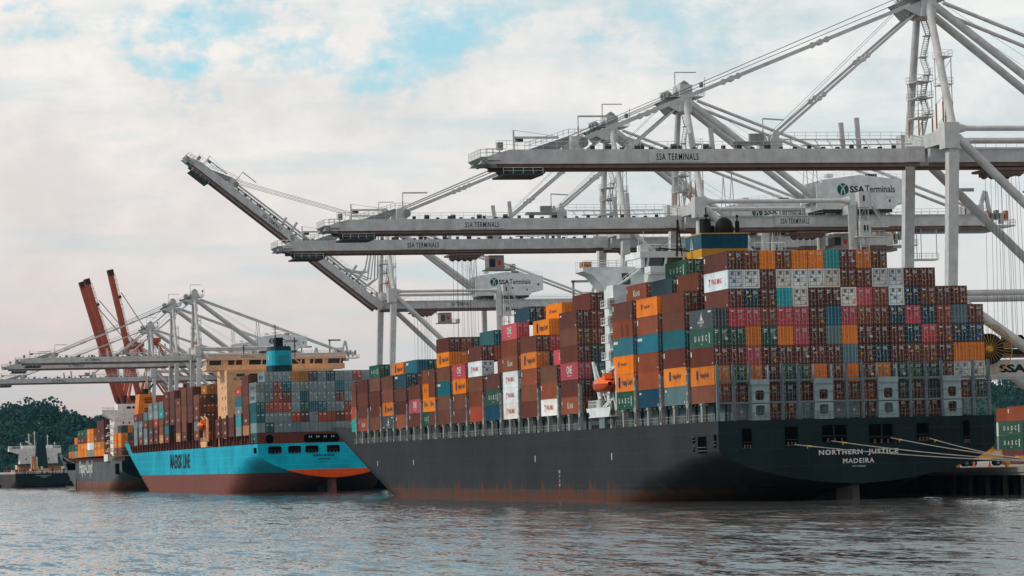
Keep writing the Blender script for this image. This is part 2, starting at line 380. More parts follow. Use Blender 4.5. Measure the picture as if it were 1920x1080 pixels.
def reefer_mesh(H):
    mb = MB(); x0, x1 = -W2+.15, W2-.15; y = 0
    mb.box(x0, x1, -.03, .02, .14, H-.12)
    for a in (x0+.06, -.03, x1-.1): mb.box(a, a+.05, -.06, -.031, .2, H-.2, 1)
    for z in (.25, .85, 1.45, 1.95, H-.3): mb.box(x0+.06, x1-.06, -.055, -.032, z, z+.05, 1)
    for cx in (-.52, .52): mb.disc((cx, -.05, H-.55), .24, 'y', .04, 14, 1); mb.box(cx-.3, cx+.3, -.065, -.04, H-.36, H-.31, 4)
    mb.box(-.45, -.05, -.07, -.032, .95, 1.35, 1); mb.box(.15, .5, -.07, -.032, 1.02, 1.42, 5); mb.box(.62, .95, -.07, -.032, .35, .62, 3); mb.box(-.95, -.6, -.07, -.032, 1.5, 1.72, 1)
    o = mb.build('refrigeration_unit', [M_CONT, flat('reefer_line', (.16,.17,.18)), M_BLACK, M_YEL, M_RED, M_WHITE]); me = o.data; bpy.data.objects.remove(o); return me
H0 = 2.80
BODY = {40: body_mesh(12.19, H0), 20: body_mesh(6.06, H0)}
DOORS = {(s_, v): door_mesh(s_, H0, v) for s_ in (-1, 1) for v in range(7)}
REEF = reefer_mesh(H0)

def lettering_mesh(kind):
    """painted marks on the port side (-X) of a 40 ft container; t runs 0 at the bow end (left seen from the port side) to 1 at the doors"""
    mb = MB(); X0 = -W2-.012; L = 12.19
    P = lambda t, z: V((X0, L/2-t*L, z)); RT = V((0,-1,0)); UP = V((0,0,1))
    def q(t0, t1, z0, z1, m): mb.box(X0, X0+.008, L/2-t1*L, L/2-t0*L, z0, z1, m)
    if kind in ('hapag', 'hapag_big', 'hapag_small'):
        z0, h, t0, w_ = {'hapag': (.95, 1.0, .40, 4.6), 'hapag_big': (.7, 1.25, .40, 6.2), 'hapag_small': (1.15, .62, .36, 3.6)}[kind]
        mb.text('Hapag-Lloyd', P(t0, z0), RT, UP, w_, h, 0, .012)
        u = h*.55; t1 = t0-.06-u/L*2
        mb.prism([(L/2-t1*L-a, b) for a, b in ((0, z0+.1), (u*.9, z0-.15), (u*1.8, z0+.1), (u*1.8, z0+h*1.15), (u*.9, z0+h*1.4), (0, z0+h*1.15))], 'x', X0, X0+.008, 0)
        mats = [M_NAVY]
    elif kind == 'uasc':
        for i, c in enumerate('UASC'): mb.text(c, P(.22+.155*i, .95), RT, UP, .75, .85, 0, .03)
        q(.83, .86, .55, 2.05, 0); mb.text('UASC', P(.48, .42), RT, UP, .9, .22, 0, .01); mats = [M_WHITE]
    elif kind == 'one':
        mb.text('ONE', P(.36, .95), RT, UP, 3.6, 1.35, 0, .03); q(.38, .64, .6, .68, 0); mats = [M_WHITE]
    elif kind == 'yang':
        mb.text('YANG MING', P(.30, .95), RT, UP, 5.4, .85, 0, .012)
        mb.prism([(L/2-.20*L-a, b) for a, b in ((0, 1.9), (.9, 1.9), (.55, 1.5), (.55, .85), (.9, .75), (.1, .75), (.3, .9), (.3, 1.5))], 'x', X0, X0+.008, 0); mats = [M_RED]
    elif kind == 'kline':
        mb.text('K', P(.36, .9), RT, UP, 1.0, 1.05, 0, .02); mb.text('LINE', P(.46, .95), RT, UP, 2.6, .72, 0, .012); q(.03, .06, 1.6, 2.2, 0); mats = [M_WHITE]
    elif kind == 'sail':
        mb.prism([(L/2-.52*L-a, b) for a, b in ((-.8, 1.2), (.15, 2.45), (.15, 1.75), (.9, 1.2))], 'x', X0, X0+.008, 0)
        mb.text('NORASIA', P(.36, .72), RT, UP, 3.4, .42, 0, .012); mb.text('LINE', P(.45, .35), RT, UP, 1.4, .26, 0, .01)
        q(.80, .93, 2.25, 2.5, 0); q(.04, .12, .3, .5, 0); mats = [M_WHITE]
    elif kind == 'tag':
        q(.03, .075, 1.6, 2.35, 0); q(.93, .955, .3, .5, 0); mats = [M_WHITE]
    elif kind == 'tag2':
        q(.05, .13, 2.05, 2.35, 0); q(.90, .93, .2, .5, 0); mats = [M_WHITE]
    elif kind == 'arc':
        q(.04, .25, 1.9, 2.35, 0); mats = [M_WHITE]
    elif kind == 'shadow_marks':
        q(.42, .52, .2, 2.1, 0); q(.68, .80, .2, 2.1, 0); mats = [flat('shadow_mark_brown', (.085,.028,.022))]  # two upright bands coloured dark as shadow marks on the side
    elif kind == 'maersk':
        mb.text('MAERSK', P(.38, .95), RT, UP, 5.2, .8, 0, .02); q(.16, .30, .8, 2.0, 0); mats = [flat('mark_blue', (.03,.10,.16))]
    elif kind == 'maerskland':
        mb.text('MAERSK', P(.22, 1.5), RT, UP, 7.4, .75, 0, .015); mb.text('SEALAND', P(.30, .5), RT, UP, 6.6, .62, 0, .01); mats = [M_NAVY]
    o = mb.build('lettering', mats); me = o.data; bpy.data.objects.remove(o); return me
LET = {}
NCONT = [0]
def container(x, y, z, h, color, label, group, doors=None, let=None, size=40, reef=False):
    """x = port side, y = aft end, z = base; h = stack pitch"""
    L = 12.19 if size == 40 else 6.06
    o = put('shipping_container', BODY[size], None, (x+W2, y+L/2, z)); o.scale.z = (h-.02)/H0
    rv = random.Random(int(x*97+y*13+z*31)); c = C[color]; j = rv.uniform(.82, 1.18); tw = rv.uniform(-.12, .12)
    col = (min(1, c[0]*j*(1+tw)), min(1, c[1]*j), min(1, c[2]*j*(1-tw)), 1)
    o.color = col; tag(o, label, 'shipping container', group); NCONT[0] += 1
    if reef:
        d_ = put('refrigeration_unit', REEF, o, (0, -L/2+.045, 0)); d_.color = col
    elif doors is not None:
        for s_ in (-1, 1):
            d_ = put('door', DOORS[s_, doors], o, (0, -L/2+.045, 0)); d_.color = col
    if let:
        if let not in LET: LET[let] = lettering_mesh(let)
        l_ = put('lettering', LET[let], o)
        if size == 20: l_.scale.y = .497
    return o
def doorkind(color, rv):
    return {'maroon': rv.choice((1, 2, 3, 4, 5, 6, 6)), 'brown': rv.choice((1, 1, 2, 6, 4)), 'rust': rv.choice((1, 2, 5, 6)), 'pink': rv.choice((1, 6)), 'orange': rv.choice((0, 0, 1)), 'navy': rv.choice((3, 4, 5, 6)), 'green': rv.choice((1, 3, 6)),
            'steel': rv.choice((0, 3))}.get(color, rv.choice((0, 1)))
ORD = ['', 'first', 'second', 'third', 'fourth', 'fifth', 'sixth', 'seventh', 'eighth', 'ninth', 'tenth', 'eleventh', 'twelfth', 'thirteenth', 'fourteenth', 'fifteenth', 'sixteenth', 'seventeenth', 'eighteenth']
XP = 140.07; PITCH = 2.5; YB = 459.3; BP = 14.773
TB = [12.22, 14.86, 17.5, 20.32, 23.15, 26.0, 28.85, 31.65, 34.45, 37.25]
G1 = 'containers stacked on the dark grey ship'
rowmap = {   # stern face, column 1 (port) .. 17
 0: ['', 'grey','grey','maroon','maroon','grey','grey','grey','grey','maroon','grey','maroon','maroon','maroon','maroon','grey',''],
 1: ['brown','maroon','maroon','maroon','navy','maroon','maroon','maroon','brown','rust','maroon','darkgrey','maroon','darkgrey','maroon','maroon','darkgrey'],
 2: ['orange','green','orange','maroon','green','green','orange','maroon','orange','maroon','orange','navy','green','green','maroon','white','white'],
 3: ['maroon','maroon','pink','maroon','maroon','maroon','maroon','maroon','steel','maroon','navy','maroon','maroon','brown','maroon','orange','orange'],
 4: ['green','green','orange','green','orange','pink','maroon','steel','orange','maroon','maroon','maroon','navy','pink','brown','navy','navy'],
 5: ['darkgrey','pink','pink','brown','pink','pink','maroon','blue','pink','rust','brown','navy','pink','navy','rust','steel','brown'],
 6: [None,'maroon','navy','maroon','cyan','white','maroon','maroon','white','pink','rust','white','navy','brown','maroon','maroon'],
 7: [None,'white','white','maroon','white','white','white','white','maroon','maroon','white','white','maroon','maroon'],
 8: [None,'maroon','brown','orange','brown','orange','orange','cyan','maroon','orange','maroon'],
}
sidelet = {(0, 1): None, (0, 2): 'hapag', (0, 3): 'tag', (0, 4): 'uasc', (0, 5): 'sail', (1, 6): 'tag', (1, 7): 'yang', (1, 8): 'tag'}
for t, row in rowmap.items():
    for i, c in enumerate(row):
        if not c: continue
        rv = random.Random(t*31+i)
        reef = c in ('white', 'grey') and t > 0 or (c in ('white', 'grey') and rv.random() < .5)
        let = sidelet.get((i, t))
        lab = f"{CN[c]} container end in column {ORD[i+1]} from the left, tier {ORD[t+1]} up, dark ship stern"
        gapx = .06*(i > 5)+.06*(i > 10)
        container(XP+i*PITCH+gapx-.03, YB+rv.uniform(-.05,.05), TB[t]+(0 if t < 2 else rv.choice((-.0, .0))), (TB[t+1]-TB[t]), c, lab, G1, None if reef else doorkind(c, rv), let, 40, reef)
# ---- bays along the port side: (name, aft end y, pitch, {col: [(tier, colour, lettering)]})
def bay_y(k): return YB+k*BP
GAP = 20.80
def fwd_y(n): return YB+4*BP+GAP+(14-n)*BP      # n = 14 next to the house .. 1 near the bow
bays = [
 ('first bay ahead of the stern bay', bay_y(1), 2.88, {1: [(1,'steel','tag2'),(2,'orange','hapag'),(3,'maroon','tag'),(4,'blue',None),(5,'brown',None),(6,'brown',None)], 2: [(7,'brown','tag'),(6,'maroon',None)], 3: [(7,'orange',None)], 4: [(7,'green',None)]}),
 ('second bay ahead of the stern bay', bay_y(2), 2.89, {1: [(1,'navy','tag2'),(2,'rust',None),(3,'rust','tag'),(4,'blue','arc'),(5,'rust','tag'),(6,'orange','hapag_small')], 2: [(7,'navy',None)], 3: [(8,'green','uasc')], 4: [(8,'maroon',None)]}),
 ('bay just behind the bridge tower', bay_y(3), 2.91, {1: [(1,'green','uasc'),(2,'orange','hapag_big'),(3,'orange','hapag_small'),(4,'blue','arc'),(5,'rust','shadow_marks'),(6,'maroon','tag')], 2: [(7,'rust','kline')]}),
 ('bay just ahead of the lifeboat', fwd_y(14), 2.96, {1: [(1,'rust','kline'),(2,'maroon',None),(3,'pink','one'),(4,'maroon',None),(5,'brown',None),(6,'maroon','tag2')], 2: [(2,'maroon',None),(3,'darkteal',None),(4,'darkgrey',None),(5,'rust',None),(6,'rust',None),(7,'maroon',None)], 3: [(7,'green',None),(6,'rust',None)]}),
 ('second bay ahead of the lifeboat', fwd_y(13), 2.95, {1: [(1,'white','yang'),(2,'rust','tag'),(3,'brown',None)], 2: [(4,'pink','one')], 3: [(4, 'navy', None)]}),
 ('third bay ahead of the lifeboat', fwd_y(12), 2.95, {1: [(1,'maroon',None),(2,'rust',None),(3,'rust','tag'),(4,'orange','hapag_big'),(5,'brown',None)], 2: [(4,'navy',None),(5,'pink',None),(6,'orange','hapag_big')], 3: [(7,'orange','hapag_small'),(6,'orange',None)]}),
 ('fourth bay ahead of the lifeboat', fwd_y(11), 2.95, {1: [(1,'white','yang'),(2,'white','yang'),(3,'white','yang'),(4,'rust','kline'),(5,'brown',None),(6,'pink','one')], 2: [(7,'navy','tag2')], 3: [(7,'brown',None)]}),
 ('fifth bay ahead of the lifeboat', fwd_y(10), 2.95, {1: [(1,'navy',None),(2,'green','uasc'),(3,'maroon','tag2')], 2: [(4,'brown',None)]}),
 ('sixth bay ahead of the lifeboat', fwd_y(9), 2.94, {1: [(1,'red','tag'),(2,'brown',None),(3,'brown',None),(4,'white','yang'),(5,'maroon','tag')], 2: [(5,'red',None),(6,'darkteal',None)]}),
 ('seventh bay ahead of the lifeboat', fwd_y(8), 2.94, {1: [(1,'maroon','tag'),(2,'brown','tag'),(3,'orange','hapag_big'),(4,'pink','one')]}),
 ('eighth bay ahead of the lifeboat', fwd_y(7), 2.93, {1: [(1,'brown',None),(2,'brown',None),(3,'blue','arc'),(4,'brown',None),(5,'orange','hapag_big'),(6,'maroon',None)], 2: [(5,'orange',None),(6,'rust',None)], 3: [(6,'green',None)]}),
 ('tenth bay ahead of the lifeboat', fwd_y(5), 2.93, {1: [(1,'maroon','tag'),(2,'pink','one'),(3,'brown',None)]}),
 ('eleventh bay ahead of the lifeboat', fwd_y(4), 2.93, {1: [(1,'rust','tag'),(2,'maroon',None),(3,'maroon',None),(4,'navy','arc')], 2: [(4,'rust',None),(5,'blue','arc')], 3: [(5,'green',None)]}),
 ('twelfth bay ahead of the lifeboat', fwd_y(3), 2.93, {1: [(1,'darkgrey','sail'),(2,'orange','hapag_big'),(3,'brown',None),(4,'maroon',None)], 2: [(5,'orange','hapag_big')]}),
 ('thirteenth bay ahead of the lifeboat', fwd_y(2), 2.93, {1: [(1,'brown',None),(2,'maroon','tag'),(3,'maroon',None),(4,'brown',None),(5,'green','uasc')]}),
 ('fourteenth bay ahead of the lifeboat', fwd_y(1), 2.93, {1: [(1,'red','kline'),(2,'maroon',None),(3,'maroon',None),(4,'maroon',None)]}),
]
for nm, y, h, cols in bays:
    for ci, lst in cols.items():
        for (t, c, let) in lst:
            rv = random.Random(int(y)*7+t+ci*100)
            z = 14.9+(t-1)*h
            lab = f"{CN[c]} container, {'outer' if ci == 1 else ORD[ci]} column, tier {ORD[t]} up, {nm}"
            reef = c == 'white'
            container(XP+(ci-1)*PITCH-.03, y, z, h, c, lab, G1, None if reef else doorkind(c, rv), let, 40, reef)
y6 = fwd_y(6); y0 = fwd_y(1)+BP
for nm, y, lst in (('aft half of ninth bay ahead of lifeboat', y6, [(1,'maroon',None),(2,'orange','hapag'),(3,'brown',None),(4,'brown','tag')]),
                   ('forward half of ninth bay ahead of lifeboat', y6+6.13, [(1,'green','uasc'),(2,'orange','hapag'),(3,'orange','hapag_small'),(4,'brown',None)]),
                   ('foremost stack by the dark ship bow', y0, [(1,'cyan',None),(2,'red','tag'),(3,'brown','tag'),(4,'brown',None)])):
    for t, c, let in lst:
        rv = random.Random(int(y)*3+t)
        container(XP-.03, y, 14.9+(t-1)*2.93, 2.93, c, f"short {CN[c]} container, tier {ORD[t]}, {nm}", G1, doorkind(c, rv), let, 20)

# second ship, stern face (its four upper tiers as things, the rest in one stack object)
G2 = 'containers on the stern of the light blue ship'
s2 = {
 7: ['', 'grey','grey','grey','amber','amber','darkgrey','grey','navy','grey','grey','red','grey'],
 6: ['grey','steel','red','darkteal','grey','grey','grey','grey','grey','blue','steel','grey','steel'],
 5: ['grey','steel','red','maroon','grey','darkteal','grey','grey','grey','maroon','grey','steel'],
 4: ['darkteal','red','red','red','grey','green','blue','blue','grey','grey','rust','maroon'],
 3: ['darkteal','grey','grey','grey','red','maroon','grey','red','rust','maroon','red','red'],
 2: ['grey','darkteal','grey','grey','steel','grey','grey','grey','grey','grey','grey','cyan'],
}
STK = {'v': [], 'f': [], 'c': []}
def stk_box(x0, x1, y0, y1, z0, z1, c):
    n = len(STK['v']); STK['v'] += [(x, y, z) for z in (z0, z1) for y in (y0, y1) for x in (x0, x1)]
    for f in ((0,2,3,1),(4,5,7,6),(0,1,5,4),(2,6,7,3),(0,4,6,2),(1,3,7,5)): STK['f'].append(tuple(i+n for i in f)); STK['c'].append(c)
def stk(x, y, z, h, color, size=40):
    L = 12.19 if size == 40 else 6.06; c = C[color]; j = random.uniform(.8, 1.15); c = tuple(v*j for v in c)
    stk_box(x, x+2.43, y, y+L, z+.02, z+h-.03, c)
    dk = tuple(v*.55 for v in c); lt = tuple(min(.8, v+.16) for v in c)
    for k in (.28, .52, .92, 1.3, 1.62, 2.0): 
        if k == 1.3: stk_box(x+1.19, x+1.24, y-.03, y, z+.1, z+h-.1, dk)
        else: stk_box(x+k-.03, x+k+.03, y-.05, y, z+.15, z+h-.15, lt)
    r = random.random()
    if r < .6: stk_box(x+1.5, x+2.1, y-.07, y-.051, z+h-.95, z+h-.55, (.7,.7,.68))
    if r < .35: stk_box(x+.3, x+.8, y-.07, y-.051, z+h-.9, z+h-.6, (.7,.7,.68))
    if .3 < r < .8: stk_box(x-.02, x, y+L*.35, y+L*.62, z+h*.35, z+h*.6, tuple(min(.8, v+.3) for v in c))
Y2 = 896.5; TZ2 = 16.8; H2 = 2.84
for t, row in s2.items():
    for i, c in enumerate(row):
        if not c: continue
        rv = random.Random(t*77+i); z = TZ2+(t-2)*H2
        if t >= 4:
            lab = f"{CN[c]} container end, column {ORD[i+1]} from the left, {['top','second','third','fourth'][7-t]} tier down, light blue ship stern"
            let = {(0, 6): 'maersk', (0, 5): 'maersk', (1, 7): 'maersk'}.get((i, t))
            container(XP+i*PITCH, Y2, z, H2, c, lab, G2, rv.choice((1, 3)) if c in ('grey', 'red', 'steel', 'darkgrey') else doorkind(c, rv), let)
        else: stk(XP+i*PITCH, Y2, z, H2, c)
stk(XP, Y2, 14.0, 2.75, 'darkteal')

# ------------------------------------------------------------------ ships
def sstep(t): t = max(0, min(1, t)); return t*t*(3-2*t)
def lerp(a, b, t): return a+(b-a)*max(0, min(1, t))
def pw(x, pts):
    for (a, b), (c_, d_) in zip(pts, pts[1:]):
        if x <= c_: return lerp(b, d_, (x-a)/(c_-a))
    return pts[-1][1]
def hull(parent, B, L, zd, zb, zl0, zf0, boot, mats, bow=((232, 318), (296, 331)), tuck=62, pexp=1.65):
    """lofted hull. B half beam, zd deck, zb bow bulwark top; mats: topside, boot-top, transom, deck, inner bulwark"""
    def zl(s): return pw(s, [(0, zl0), (tuck*.2, zl0-1.2), (tuck*.45, zl0-4), (tuck*.8, -6), (tuck, -6)])
    def zfull(s): return pw(s, [(0, zf0), (tuck*.45, zf0-2.6), (tuck*.85, .2), (tuck, -3), (tuck+1, -3)])
    def half(z, s):
        a = zl(s); b_ = zfull(s)
        t = 1 if z >= b_ else max(0, (z-a)/(b_-a)); k = (1-(1-t)**pexp)**(1/pexp) if t < 1 else 1
        q = max(0, z)/max(zd, 1); s1 = bow[0][0]+(bow[1][0]-bow[0][0])*min(q, 1.35); s2_ = bow[0][1]+(bow[1][1]-bow[0][1])*min(q, 1.35)
        if s > s1: k *= max(0, 1-((s-s1)/(s2_-s1))**lerp(1.7, 2.4, q)) if s < s2_ else 0
        return B*k
    def ztop(s): return zd+(zb-zd)*sstep((s-(bow[1][0]-4))/11)
    ss = [0, 2, 5, 9, 14, 20, 27, 34, 42, 50, 58, 66, 90, 130, 170, 210, 230]+[bow[0][0]+3+(L-bow[0][0]-3)*i/46 for i in range(47)]
    K = 22; mb = MB(); pts = []
    for s in ss:
        a = max(zl(s), -2.5); b_ = ztop(s)
        pts.append([(half(a+(b_-a)*(k/K)**1.2, s), s, a+(b_-a)*(k/K)**1.2) for k in range(K+1)])
    for sg in (-1, 1):
        vs = [(sg*p[0], p[1], p[2]) for col in pts for p in col]; n = K+1
        for i in range(len(ss)-1):
            for k in range(K):
                f = (i*n+k, (i+1)*n+k, (i+1)*n+k+1, i*n+k+1)
                mb_f.append(f if sg > 0 else f[::-1]) if False else None
        fs = [((i*n+k, (i+1)*n+k, (i+1)*n+k+1, i*n+k+1) if sg > 0 else (i*n+k+1, (i+1)*n+k+1, (i+1)*n+k, i*n+k)) for i in range(len(ss)-1) for k in range(K)]
        mb.idx(vs, fs, 0, True)
        # bottom closing strip, keeps the counter solid
    vs = []; n = 2
    for i, s in enumerate(ss): p = pts[i][0]; vs += [(-p[0], p[1], p[2]), (p[0], p[1], p[2])]
    mb.idx(vs, [(2*i, 2*i+1, 2*i+3, 2*i+2) for i in range(len(ss)-1)], 0, True)
    tr = pts[0]
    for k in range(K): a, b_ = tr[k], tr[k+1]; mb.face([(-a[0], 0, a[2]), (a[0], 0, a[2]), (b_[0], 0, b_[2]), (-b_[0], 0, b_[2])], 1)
    vs = []
    for s in ss: hb = half(zd-.05, s)-.02; vs += [(-hb, s, zd-.05), (hb, s, zd-.05)]
    mb.idx(vs, [(2*i, 2*i+1, 2*i+3, 2*i+2) for i in range(len(ss)-1)], 2)
    # inside of the bow bulwark and its rail
    for i in range(len(ss)-1):
        s_, t_ = ss[i], ss[i+1]
        if ztop(t_) > zd+.2:
            for sg in (-1, 1):
                A = (sg*(half(ztop(s_), s_)-.3), s_, ztop(s_)); Bp = (sg*(half(ztop(t_), t_)-.3), t_, ztop(t_))
                C0 = (sg*(half(zd, s_)-.3), s_, zd-.04); D0 = (sg*(half(zd, t_)-.3), t_, zd-.04)
                mb.face([A, Bp, D0, C0] if sg > 0 else [C0, D0, Bp, A], 3); mb.face([A, Bp, (sg*half(ztop(t_), t_), t_, ztop(t_)), (sg*half(ztop(s_), s_), s_, ztop(s_))], 3)
    o = mb.build('hull', mats, parent)
    return half
def hull_mat(name, top, boot, zline, rust=.8, rusth=3.2, rough=.45):
    nt = NT(name); g = nt.geo(); sep = nt.n('ShaderNodeSeparateXYZ'); nt.l(g, sep.inputs[0]); z = sep.outputs[2]
    n1 = nt.noise(g, .06, 6, .68); n2 = nt.noise(g, 1.0, 5, .72, (.22, .22, .02)); n3 = nt.noise(g, 1.0, 6, .75, (.33, .33, .07)); n4 = nt.noise(g, .5, 5, .6)
    c = nt.mix(nt.ramp(n1, .3, .7), tuple(v*.72 for v in top), tuple(v*1.28 for v in top))
    c = nt.mix(nt.math('MULTIPLY', nt.ramp(n2, .45, .7), .45), c, tuple(v*.55 for v in top))
    c = nt.mix(nt.math('MULTIPLY', nt.ramp(nt.noise(g, .035, 6, .7), .50, .64), .40), c, tuple(v*1.7+.004 for v in top))
    # plate seams
    br = nt.n('ShaderNodeTexBrick'); mp = nt.n('ShaderNodeMapping'); mp.inputs['Rotation'].default_value = (PI/2, 0, PI/2) ; nt.l(g, mp.inputs[0]); nt.l(mp.outputs[0], br.inputs[0])
    cmb = nt.n('ShaderNodeCombineXYZ'); nt.l(nt.math('ADD', sep.outputs[0], sep.outputs[1]), cmb.inputs[0]); nt.l(z, cmb.inputs[1]); nt.l(cmb.outputs[0], br.inputs[0])
    br.inputs['Scale'].default_value = 1; br.inputs['Brick Width'].default_value = 11; br.inputs['Row Height'].default_value = 2.6; br.inputs['Mortar Size'].default_value = .09; br.inputs['Mortar Smooth'].default_value = .6
    c = nt.mix(nt.math('MULTIPLY', br.outputs['Fac'], .5), c, tuple(v*1.6+.008 for v in top))
    zb = nt.ramp(nt.math('SUBTRACT', z, zline), -.0, .03)
    cb = nt.mix(n4, tuple(v*.75 for v in boot), tuple(v*1.25 for v in boot))
    cb = nt.mix(nt.math('MULTIPLY', nt.ramp(n3, .5, .72), .45), cb, (.05,.03,.025))
    c = nt.mix(zb, cb, c)
    if rust:
        hgt = nt.math('DIVIDE', z, rusth); f = nt.math('SUBTRACT', nt.math('MULTIPLY', n3, 3.4), nt.math('ADD', hgt, 1.25)); f = nt.math('MULTIPLY', nt.ramp(f, 0, .30), rust)
        c = nt.mix(f, c, nt.mix(n4, (.15,.045,.02), (.06,.024,.014)))
    bump(nt, nt.noise(g, .16, 3), .12, .6)
    return nt.fin(c, .6, 0, .10)
CX = 161.3
# ---- ship one
S1 = tag(empty('container_ship', (CX, 457.0, 0)), 'dark grey container ship nearest the viewer, its square stern at the right', 'container ship', 'container ships at the quay')
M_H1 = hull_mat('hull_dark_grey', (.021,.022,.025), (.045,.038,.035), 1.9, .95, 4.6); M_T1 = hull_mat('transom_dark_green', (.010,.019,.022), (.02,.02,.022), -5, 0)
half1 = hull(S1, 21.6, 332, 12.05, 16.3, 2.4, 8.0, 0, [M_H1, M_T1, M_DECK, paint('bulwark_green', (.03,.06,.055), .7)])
mb = MB(); mb.prism([(1.5, -2), (9.5, -2), (9.0, 2.2), (1.8, 2.2)], 'x', -.55, .55); mb.build('rudder', paint('rudder_brown', (.10,.075,.065), .7, .5), S1)
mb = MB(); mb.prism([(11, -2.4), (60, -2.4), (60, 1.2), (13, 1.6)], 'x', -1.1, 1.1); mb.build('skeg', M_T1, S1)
def rrect(x0, x1, z0, z1, r, n=4):
    p = []
    for cx, cz, a in ((x1-r, z1-r, 0), (x0+r, z1-r, 90), (x0+r, z0+r, 180), (x1-r, z0+r, 270)):
        for i in range(n+1): t = math.radians(a+90*i/n); p.append((cx+r*math.cos(t), cz+r*math.sin(t)))
    return p
def port_opening(parent, x0, x1, z0, z1, frame, r=.35, divider=None, gear=True, name='mooring_port'):
    """an opening in the transom: coaming rim, flat panel coloured near-black as the recess shade, fairlead rollers"""
    mb = MB(); o_ = rrect(x0-.12, x1+.12, z0-.12, z1+.12, r+.1); i_ = rrect(x0, x1, z0, z1, r); n = len(o_)
    for a in range(n):
        b_ = (a+1) % n
        mb.face([(o_[a][0], -.09, o_[a][1]), (o_[b_][0], -.09, o_[b_][1]), (i_[b_][0], -.09, i_[b_][1]), (i_[a][0], -.09, i_[a][1])])
        mb.face([(o_[a][0], .0, o_[a][1]), (o_[b_][0], .0, o_[b_][1]), (o_[b_][0], -.09, o_[b_][1]), (o_[a][0], -.09, o_[a][1])])
        mb.face([(i_[a][0], -.09, i_[a][1]), (i_[b_][0], -.09, i_[b_][1]), (i_[b_][0], -.01, i_[b_][1]), (i_[a][0], -.01, i_[a][1])])
    mb.face([(p[0], -.012, p[1]) for p in i_], 1)
    if divider is not None: mb.box(divider-.12, divider+.12, -.16, -.013, z0, z1, 0)
    if gear:
        for k in (.22, .5, .78):
            x = x0+(x1-x0)*k; mb.tube((x, -.25, z0), (x, -.25, z0+.55), .13, n=8, m=2); mb.box(x-.25, x+.25, -.3, -.02, z0-.05, z0+.08, 2)
        mb.tube((x0+.1, -.1, z0+.9), (x1-.1, -.1, z0+.9), .03, n=4, m=2)
    return mb.build(name, [frame, M_SHADE, paint('fairlead_brown', (.09,.07,.06), .7)], parent)
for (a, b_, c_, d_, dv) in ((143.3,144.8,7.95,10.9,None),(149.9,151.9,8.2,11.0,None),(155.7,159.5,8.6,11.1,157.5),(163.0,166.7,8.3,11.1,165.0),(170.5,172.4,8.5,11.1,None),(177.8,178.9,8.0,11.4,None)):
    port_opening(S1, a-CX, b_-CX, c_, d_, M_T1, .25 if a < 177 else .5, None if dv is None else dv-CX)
# port side openings near the stern
mb = MB()
for (y0_, y1_, z0_, z1_) in ((.9,2.1,8.2,10.1),(6.2,10.4,7.4,9.9),(12.0,13.2,9.0,10.0),(12.2,13.0,7.7,8.3)):
    mb.box(-21.66, -21.6, y0_-.12, y1_+.12, z0_-.1, z1_+.1, 0); mb.box(-21.69, -21.661, y0_, y1_, z0_, z1_, 1)
    for k in range(2): mb.box(-21.72, -21.691, y0_, y1_, z0_+.35+.5*k, z0_+.42+.5*k, 2)
mb.build('side_port', [M_H1, M_SHADE, M_GREY], S1)
mb = MB(); M_NAME = paint('letter_white_rusty', (.72,.70,.68), .6, .75, (.55,.22,.13))
mb.text('NORTHERN  JUSTICE', (155.1-CX, -.03, 6.5), (1,0,-.0), (0,0,1), 12.4, .95, 0, .04); mb.build('ship_name', M_NAME, S1); mb = MB(); mb.text('MADEIRA', (158.8-CX, -.03, 5.4), (1,0,0), (0,0,1), 4.9, .72, 0, .024); mb.build('home_port', M_NAME, S1); mb = MB(); mb.text('IMO 9450351', (160.25-CX, -.03, 4.82), (1,0,0), (0,0,1), 2.1, .24, 0, .0)
mb.build('registration', M_NAME, S1)
mb = MB()
for y in (60, 113, 222, 262):
    mb.box(-21.64, -21.61, y, y+.4, 6.8, 7.9, 0)
for i, z in enumerate((2.3, 3.1, 3.9, 4.7)): mb.text('MXVI'[i]*2, (-21.63, 96, z), (0,-1,0), (0,0,1), .9, .55, 0)
mb.build('draught_marks', M_WHITE, S1)
# hatch coamings / cargo deck
mb = MB(); mb.box(-19.2, 19.2, 2.6, 58, 12.0, 14.6); mb.box(-19.2, 19.2, 82, 296, 12.0, 14.7)
for k in range(40):
    y = 84+k*5.2; mb.box(-19.55, -19.21, y, y+.35, 12.02, 14.5, 1)
for k in range(11): y = 3+k*5.1; mb.box(-19.55, -19.21, y, y+.35, 12.02, 14.5, 1)
mb.build('hatch_coaming', [M_COAM, M_GREYD], S1)
mb = MB(); mb.rail([(-21.45, 2, 12.05), (-21.45, 58, 12.05)], 1.05, .035, 1.6); mb.rail([(-21.45, 84, 12.05), (-21.45, 291, 12.05)], 1.05, .035, 1.6); mb.build('deck_railing', M_POST, S1)
